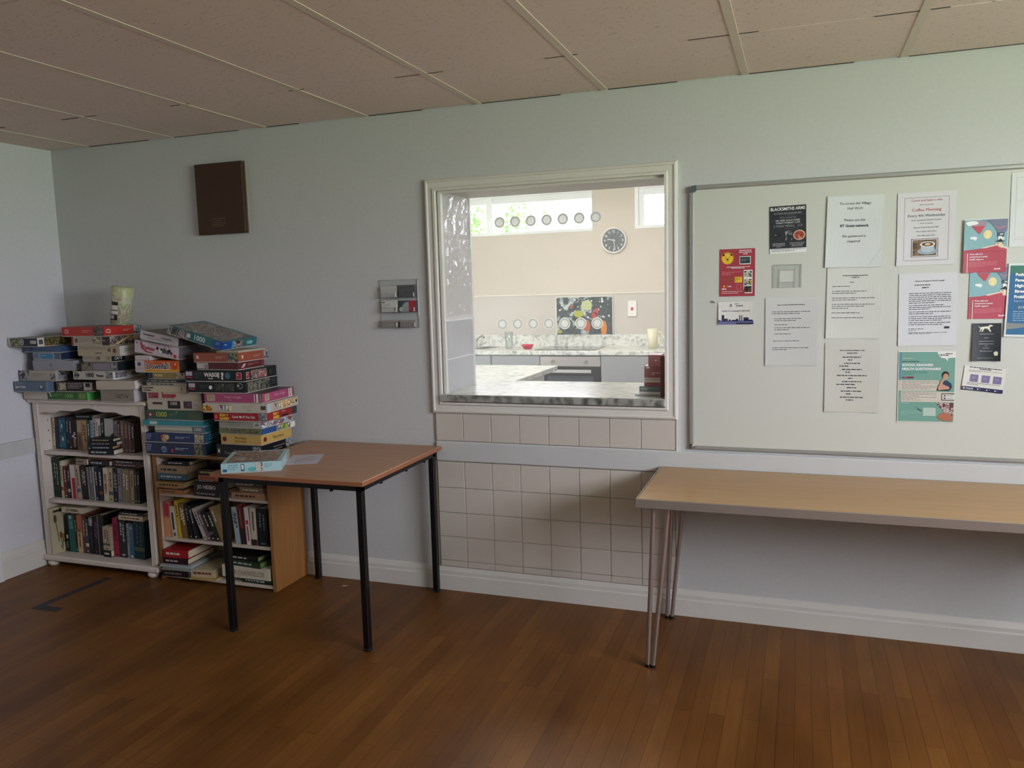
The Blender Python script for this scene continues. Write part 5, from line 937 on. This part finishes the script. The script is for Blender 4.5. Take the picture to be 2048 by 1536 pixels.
# column C (left front stack on the oak bookcase)
def logo(f, u, c='c94a4a'): f.rect(u - .035, u + .035, .3, .72, c_(c), 3); f.rect(u - .015, u + .015, .4, .6, W_, 4)
DB = '222f4a'
def rb_f(f): f.lines(.02, .1, .85, .2, 4, c_('8d9cc0'), th=.5); f.disc(.32, .45, .02, c_('b99a5a'), 3, 14); f.disc(.37, .55, .013, c_('c9b8a0'), 4, 12); f.disc(.28, .6, .009, c_('a84a3a'), 4, 10); f.lines(.5, .75, .6, .35, 2, c_('b9c4dc')); f.rect(.82, .98, .05, .95, PIC('village2', ['3a4034', '8a8468', 'b0ac94', '5a4a3a'], 45))
def rb_f2(f): f.lines(.02, .1, .85, .2, 4, c_('8d9cc0'), th=.5); f.disc(.31, .45, .018, c_('77839c'), 3, 14); f.disc(.45, .35, .010, c_('a8383a'), 4, 12); f.rect(.27, .37, .3, .5, c_('4f5d80'), 4); f.lines(.5, .72, .6, .35, 2, c_('b9c4dc')); f.rect(.82, .96, .05, .95, PIC('village3', ['4a4a34', '8f8a60', '33372c', '6a5f40'], 45))
sd = lambda c, k='4f9aa8': (lambda f: (f.rect(0, 1, 0, 1, c_(c)), f.lines(.1, .5, .85, .2, 3, c_(k), lev=3)))
gbox((-2.888, -.315), .6985, .7635, 3, .372, .27, DB, 'navy puzzle box at the bottom left on the oak bookcase', rb_f2, sd('122a3c'))
gbox((-2.884, -.315), .7645, .8175, 3, .372, .27, '22345a', 'dark blue puzzle box with vehicle picture, second from the bottom', rb_f, sd('1c5a74', 'a9d4dc'))
gbox((-2.887, -.315), .8183, .8530, 2, .312, .26, 'a9ada0', 'pale box with grey 1000 end in the oak bookcase stack', lambda f: (f.rect(0, .76, .0, .3, c_('8a8c7c')), f.rect(0, .76, .45, .6, c_('cdc9bb')), f.rect(.76, 1, 0, 1, c_('5c6c70')), f.text('1000', .88, .3, .017, c_('c9ccc4'), 'c', .02, .2, lev=3)), sd('1f5f6c'))
gbox((-2.888, -.32), .8538, .8835, 3, .375, .27, '2f8a94', 'flat teal box under the green 1000 box', lambda f: (f.rect(.12, .24, .2, .8, c_('b9d0c8')), f.lines(.45, .75, .6, .4, 1, c_('5fb0b4'))), sd('1f6a78', '8fd0d4'))
gbox((-2.886, -.32), .8843, .9372, 1, .362, .25, '35584a', 'dark green puzzle box with yellow 1000', lambda f: (logo(f, .08, 'a8304a'), f.text('1000', .28, .3, .026, c_('b9c04a'), 'c', .02, .2), f.lines(.42, .7, .6, .4, 1, c_('6a8a70')), f.disc(.55, .8, .005, c_('8aa05a')), f.rect(.75, .96, .1, .9, c_('4f5a44'))), sd('1c2420', '4a4a44'))
gbox((-2.887, -.318), .9378, .9915, 1, .350, .25, 'c0b7a2', 'cream puzzle box with black 1000 square', lambda f: (f.rect(.1, .28, .5, .75, c_('4a2c2a')), f.rect(.38, .61, .1, .9, K_), f.text('1000', .495, .48, .017, c_('c9c4b8'), 'c', .02, .2, lev=3), f.rect(.67, .82, .15, .9, c_('4a342e')), f.rect(.74, .81, .3, .75, c_('5f4a68'), 3), f.lines(.86, .97, .6, .4, 1, c_('9a907c'))), sd('8a8476', 'a9a294'))
gbox((-2.889, -.318), .9922, 1.0300, 1, .348, .24, 'bdb29c', 'slim cream box with red word boxes', lambda f: (f.rect(.03, .22, .1, .95, c_('8a3038')), f.lines(.05, .2, .7, .3, 2, c_('c98a88'), lev=3), f.text('boxes', .42, .22, .026, c_('a82a34'), 'c', .06), f.lines(.6, .85, .6, .4, 1, c_('a89c86'))), sd('9a9280', '8a8272'), name='game_box')
book(-3.268, 1.0306, .290, .033, .2, -.32, 'c4b99e', 'Encyclopedia lying in the stack under the thin dark books', kind='flat', cat='book', extra=lambda f: (f.text('Encyclopedia', .03, .6, .009, K_, 'l', .03, .38), f.text('of science', .03, .2, .009, K_, 'l', .03, .3), f.poly([(.88, .4), (.9, .8), (.91, .8), (.9, .4)], K_)), group='books lying in the box stacks')
book(-3.235, 1.0642, .262, .018, .2, -.32, 'a9a18f', 'thin pale book between the encyclopedia and dark blue book', kind='flat', group='books lying in the box stacks'); book(-3.262, 1.0828, .29, .015, .2, -.325, '1c2a44', 'thin dark blue book above the pale thin book', kind='flat', group='books lying in the box stacks')
gbox((-2.978, -.315), 1.0985, 1.1325, 0, .250, .22, '8f8048', 'olive gold box with dark blue end under the Downfall game', lambda f: (f.rect(0, .13, 0, 1, c_('2a3448')), f.lines(.18, .7, .75, .3, 1, c_('c9bc84'), th=.8), f.rect(.74, 1, 0, 1, pD)), lambda f: f.rect(0, 1, 0, 1, c_('2c2a28')), name='game_box')
def down(f): f.rect(0, .22, 0, 1, c_('c9bcc0')); f.rect(.06, .14, .55, .85, c_('4a4a6a'), 3); f.lines(.04, .18, .35, .15, 2, c_('a08a90'), lev=3); f.rect(.22, 1, .0, .22, c_('e0a030')); f.rect(.22, 1, .22, .6, c_('d9742a')); f.text('Downfall', .52, .27, .030, c_('f0ead8'), 'c', .075, .54, lev=3); f.text('Downfall', .52, .28, .029, c_('2a2a4a'), 'c', .015, .53, lev=4); f.lines(.35, .55, .92, .82, 1, W_, lev=3); f.disc(.9, .55, .016, c_('c94a2a'), 4, 10, .02); f.disc(.92, .7, .006, c_('e8c08a'), 5, 10)
gbox((-3.012, -.32), 1.1332, 1.1965, 0, .290, .24, 'cf5f2a', 'orange Downfall game box in the stack left part', down, lambda f: f.rect(0, 1, 0, 1, c_('3a3634')), name='game_box')
gbox((-3.200, -.32), 1.1972, 1.2235, 0, .100, .22, 'cbbfc0', 'small white box wedged under the tilted Twister game', name='game_box')
def twis(f): f.poly([(.13, .98), (.17, .98), (.2, .5), (.3, .22), (.42, .2), (.42, .12), (.27, .14), (.16, .45)], c_('b02a3c'), 3); f.text('Twister', .18, .42, .019, c_('b02a3c'), 'l', .03, .3, rot=R(-3)); f.lines(.3, .9, .98, .8, 2, c_('7a3a44'), al='c')
def twis2(f):
    twis(f)
    for u, v, rr, cc in ((.53, .65, .008, '1c1c20'), (.60, .45, .012, 'e8e0dc'), (.62, .6, .007, '1c1c20'), (.68, .5, .012, '3a5a4a'), (.70, .7, .007, 'b98a4a'), (.76, .45, .011, '4a4a6a'), (.80, .6, .008, '1c1c20'), (.84, .4, .009, '6a3a3a'), (.93, .2, .010, 'b8242c'), (.06, .85, .005, '55506a')): f.disc(u, v, rr, c_(cc), 4, 12)
gbox((-3.013, -.322), 1.2005, 1.2640, 0, .288, .24, 'cdbfc4', 'white Twister game box tilted down to the right', twis2, lambda f: f.rect(0, 1, 0, 1, c_('6a6466')), name='game_box', roll=8)
gbox((-3.012, -.318), 1.2660, 1.3130, 0, .250, .235, 'c9c0c2', 'white tournament game box lying on the Twister box', lambda f: (f.text('Tournament', .08, .55, .010, K_, 'l', .03, .38), f.text('Cross game', .55, .5, .010, K_, 'l', .02, .38), f.lines(.2, .9, .4, .1, 2, c_('8a8284'))), lambda f: f.rect(0, 1, 0, 1, c_('4a4648')), name='game_box', roll=10, topcol='5c5856')
# big teal box leaning across both stacks
def teal_f(f): f.rect(0, .38, 0, 1, PIC('teal1', ['2c2e34', '6a6460', 'a89a94', '3a4a50', '4a2c2c'], 26)); f.disc(.40, .55, .012, c_('c9ccc8'), 3, 14); f.rect(.38, 1, 0, 1, c_('2c6a6e'), 2); f.text('1000', .60, .25, .026, c_('d0dcd8'), 'c', .02, .22, lev=3); f.rect(.86, 1, .0, 1, c_('1d4a94'), 3); f.lines(.88, .98, .8, .4, 2, c_('8fb4e4'), lev=4)
def teal_s(f): f.rect(0, .27, 0, 1, c_('1d4a94')); f.lines(.05, .22, .7, .4, 1, c_('a9c8f0'), lev=3); f.rect(.27, .33, 0, 1, c_('3c9ab0')); f.rect(.33, .6, 0, 1, PIC('teal2', ['2c2c30', '77716c', 'b9b0a8'], 40)); f.text('1000', .78, .3, .017, c_('b0dcd8'), 'c', .03, .25)
gbox((-2.708, -.3579), 1.2502, 1.2945, .4, .3425, .2705, '2a6f74', 'large teal 1000 piece puzzle box slanting across the pile tops', teal_f, teal_s, lambda f: (f.rect(.05, .95, .06, .92, PIC('tealtop', ['4a4442', '77706a', 'a39a92', '5a3c38', '8a8c88', '4a5a62'], 22)),), roll=15.2, pit=2)
# column D
gbox((-2.530, -.325), .6985, .7720, 1, .275, .27, '15161a', 'black puzzle box at the bottom right on the oak bookcase', lambda f: (logo(f, .06, '55504c'), f.text('Tranquil', .17, .3, .014, c_('8a847c'), 'l', .01, .2), f.lines(.38, .8, .6, .25, 2, c_('8a847c')), f.rect(.8, .98, .1, .9, pC)), lambda f: (f.lines(.35, .72, .7, .3, 2, c_('8a8680')), f.rect(.75, 1, 0, 1, pC)))
gbox((-2.527, -.33), .7728, .8245, 0, .246, .255, 'c4a25a', 'yellow ochre War Horse puzzle box', lambda f: (f.disc(.1, .5, .013, c_('6a2420'), 3, 8), f.text('War Horse', .5, .55, .011, c_('8a6a2a'), 'c', .01, .3), f.text('Book Puzzle', .5, .2, .010, c_('8a6a2a'), 'c', .01, .3)), lambda f: (f.disc(.12, .5, .013, c_('6a2420'), 3, 8), f.text('War Horse', .55, .35, .014, c_('8a6f34'), 'c', .02, .4)))
gbox((-2.520, -.33), .8253, .8572, -1, .265, .272, '6a7844', 'green box with dark picture strip, above the War Horse box', lambda f: f.rect(.18, .92, .1, .95, PIC('greenp', ['3a3a2a', '77705a', '4a5a2a', 'a9a27a'], 50)), lambda f: (f.rect(0, .42, 0, 1, c_('28508c')), f.rect(.42, .86, 0, 1, PIC('gp2', ['4f8a3a', 'c9c24a', '2c3c6a', 'e0dcd0', '2a2a2c'], 36)), f.rect(.86, 1, 0, 1, W_)), name='game_box')
gbox((-2.520, -.33), .8580, .8945, 0, .258, .262, '9a9a8c', 'grey box with barcode beneath the red Fun and Games box', lambda f: (f.lines(.2, .6, .8, .2, 2, c_('77786c')), f.rect(.82, .97, .15, .85, W_, 2), f.rect(.84, .95, .25, .8, pC, 3)), lambda f: f.rect(0, 1, 0, 1, PIC('ice', ['b0c4cc', '5c8a9a', 'd9e4e8', '8a4a4a', '7a9aa0'], 26)), name='game_box')
fg = lambda f, u: (f.text('FUN &', u, .55, .012, c_('e8c83c'), 'c', .06, .2), f.text('GAMES', u, .12, .012, c_('e8c83c'), 'c', .06, .2))
gbox((-2.480, -.332), .8953, .9385, 4, .308, .275, '9c1f24', 'red FUN & GAMES box in the right stack', lambda f: (f.disc(.05, .5, .010, c_('c95a3a'), 3), fg(f, .2), f.text('Catch Me If You Can', .56, .35, .012, W_, 'c', .02, .42), f.rect(.84, 1, 0, 1, pC)), lambda f: (fg(f, .28), f.lines(.48, .75, .8, .6, 1, W_), f.rect(.45, .7, .1, .35, c_('2c1a1c'), 3), f.rect(.83, 1, 0, 1, c_('3a3a40'))), name='game_box')
LC = ['a82c34', '7f8a9a', '9aa060', 'c9b840']
def life(f, u, s):
    for i, (ch, cc) in enumerate(zip('LIFE', LC)): f.rect(u + i * s - s * .45, u + i * s + s * .42, .15, .85, c_(cc), 2); f.text(ch, u + i * s, .26, .019, W_, 'c', .07, s * .8, lev=3)
def life_f(f):
    f.poly([(.07 + .085 * math.cos(math.pi * i / 16), .05 + .8 * math.sin(math.pi * i / 16)) for i in range(17)], c_('c9a23c'), 2)
    for i in range(5): a = R(20 + i * 32); f.poly([(.07, .05), (.07 + .085 * math.cos(a), .05 + .7 * math.sin(a)), (.07 + .085 * math.cos(a + .3), .05 + .7 * math.sin(a + .3))], c_(['8a2a2c', 'c95a2a', '4a2a2c', 'e0c24a', 'a83a3c'][i]), 3)
    life(f, .28, .052); f.lines(.62, .78, .8, .35, 3, c_('9a9488')); f.rect(.90, .98, .3, .75, c_('4a4640')); f.lines(.68, .86, .25, .12, 1, K_)
gbox((-2.478, -.332), .9393, .9860, 5, .366, .300, 'c2baa8', 'cream LIFE board game box in the right stack', life_f, lambda f: (f.rect(0, .1, 0, 1, c_('b9c8d4')), life(f, .24, .07), f.rect(.5, .88, .1, .9, PIC('lifep', ['d9b04a', 'c9762a', 'e8dcb0', '6a5a3a'], 34)), f.disc(.93, .5, .008, K_, 3)), name='game_box')
pk = lambda f, u: (f.rect(u, u + .14, .15, .9, c_('b9a48a'), 2), f.lines(u + .02, u + .12, .8, .25, 3, c_('8a6a5a'), lev=3))
gbox((-2.502, -.332), .9868, 1.0350, 4, .336, .298, 'a84a70', 'pink puzzle box with swirly lettering above the LIFE game', lambda f: (pk(f, .05), f.text('Vision of Light', .5, .5, .012, c_('e0b8c8'), 'c', 0, .34), f.lines(.42, .56, .3, .2, 1, c_('e0b8c8')), f.rect(.86, .875, 0, 1, W_, 3), f.rect(.90, .93, 0, 1, W_, 3), f.rect(.95, .98, 0, 1, c_('8a8a6a'), 3)), lambda f: (pk(f, .06), f.text('Vision of Light', .52, .5, .012, c_('e0b8c8'), 'c', 0, .34), f.rect(.80, .83, 0, 1, W_, 3), f.rect(.86, .9, 0, 1, W_, 3), f.rect(.93, .97, 0, 1, c_('6a7a5a'), 3)), topcol='5a4a50')
gbox((-2.596, -.332), 1.0358, 1.0925, 5, .336, .292, '141817', 'black puzzle box with small dark pictures, under the WASGIJ box', lambda f: (f.rect(.02, .13, .5, .88, c_('b9aeb4')), f.rect(.02, .13, .28, .4, c_('a8303c')), f.lines(.22, .36, .7, .3, 3, c_('4a4e4c')), f.disc(.4, .5, .010, W_, 3), f.rect(.48, .63, .15, .85, PIC('dk1', ['2a2c26', '4a4c40', '1a1c1a', '6a6a5c'], 40)), f.rect(.65, .8, .15, .85, PIC('dk1', []), 2), f.ring(.905, .65, .012, .0135, W_), f.lines(.85, .96, .7, .5, 1, W_)), lambda f: (f.rect(.05, .75, .0, .95, PIC('dk2', ['22281f', '55584a', '8a8474', '2c3c2a'], 30)), f.lines(.8, .95, .8, .2, 3, c_('5a625c'))))
def jum(f, u): f.rect(u - .045, u + .045, .18, .82, c_('c9c4bc'), 3); f.rect(u - .037, u + .037, .22, .78, c_('a82434'), 4); f.lines(u - .03, u + .03, .62, .4, 1, W_, lev=5)
def was(f): f.rect(.02, .13, .5, .88, c_('b9aeb4')); f.rect(.02, .13, .28, .4, c_('a8303c')); f.lines(.17, .31, .85, .2, 5, c_('4a4e4c')); f.text('WASGIJ', .46, .42, .020, W_, 'c', .04, .26); f.text('?', .64, .2, .032, W_, 'c', .06); f.disc(.73, .52, .016, c_('3f6a84'), 3); f.lines(.4, .64, .3, .16, 1, c_('b9b9b4'), th=.8); jum(f, .92)
gbox((-2.602, -.334), 1.0933, 1.1515, 3, .350, .285, '141817', 'black WASGIJ puzzle box in the right stack', was, lambda f: (jum(f, .1), f.rect(.2, .68, .1, .9, PIC('was2', ['c9b8b0', 'a05a50', '7a7470', '4a3a38', 'd9ccc4'], 30)), f.disc(.8, .5, .012, c_('26403c'), 3)))
gbox((-2.633, -.332), 1.1523, 1.1895, 0, .256, .205, '5a2024', 'maroon box with white barcode label above the WASGIJ box', lambda f: (f.rect(.0, .28, .1, .95, c_('c0b8b0')), f.rect(.17, .27, .2, .8, pC, 3)), lambda f: (f.poly([(.08, .2), (.2, .8), (.28, .7), (.2, .2)], c_('c9a8a8')), f.lines(.35, .8, .7, .3, 2, c_('c08a8c')), f.rect(.88, 1, 0, 1, c_('7a3a40'))))
gbox((-2.632, -.332), 1.1903, 1.2390, 0, .275, .24, '98503a', 'terracotta orange puzzle box near the top of the right stack', lambda f: (logo(f, .1, 'd09a80'), f.lines(.5, .75, .6, .3, 2, c_('d9a890')), f.rect(.78, 1, 0, 1, pA)), lambda f: (logo(f, .13, 'd09a80'), f.lines(.5, .75, .55, .3, 2, c_('d9a890')), f.rect(.84, 1, 0, 1, pC)), topcol='6a4030')
gbox((-2.628, -.334), 1.2396, 1.2490, -3, .140, .205, 'bdb49a', 'thin cream lid lying on the terracotta box', name='game_box', tray='a9a086')

# box and leaflet on the black-legged table
def tb_f(f): f.rect(.03, .1, .1, .4, c_('2f5c8a')); f.lines(.12, .28, .85, .15, 3, c_('6a9aa4'), th=.4); f.rect(.33, .39, .12, .88, c_('4a5a64')); f.rect(.34, .38, .3, .8, c_('c9dce0'), 3); f.disc(.52, .28, .02, c_('5fb4b4'), 2, 14, .010); f.rect(.58, .69, .05, .95, pG, 3); f.lines(.72, .85, .8, .3, 3, c_('6a9aa4'))
def tb_t(f):
    f.rect(.08, .92, .06, .94, c_('8a7f74'))
    for i in range(3):
        for j in range(2): f.rect(.1 + i * .275, .355 + i * .275, .09 + j * .43, .49 + j * .43, PIC('col%d' % (i + j), [['6f5044', 'b08468', '8fa3a0', 'c9c6be'], ['5a2c2c', 'b9a08c', '4a4644', 'd9cfc0'], ['6a7a72', 'a99a84', '8a4a3c', 'c9c0b4']][(i + j) % 3], 30), 2)
gbox((-2.150, -.693), .7485, .7935, 28, .257, .275, 'a9ced2', 'pale turquoise photo collage puzzle box on the black-legged table corner', tb_f, lambda f: (f.text('Jigsaw', .25, .35, .014, W_, 'l', .02, .3), f.rect(.65, .95, .1, .9, pG)), tb_t, group='boxes on the tables')
m = M(); m.box(0, 0, 0, .15, .21, .0012, P('c9c4cc', .5)); f = Face(m, (0, 0, .0012), (1, 0, 0), (0, 1, 0), (0, 0, 1), .15, .21); f.poly([(.2, .3), (.5, .42), (.8, .35), (.85, .42), (.5, .52), (.25, .4)], P('a3a0a8'), 1); f.poly([(.3, .6), (.6, .75), (.9, .7), (.6, .66)], P('aaa6b0'), 1); f.lines(.15, .8, .2, .1, 2, P('9a98a0'), th=.3)
tag(m.build('leaflet', loc=(-2.215, -.585, .7486), rot=(0, 0, R(24))), 'white leaflet with faint drawing half under the turquoise box', 'leaflet')
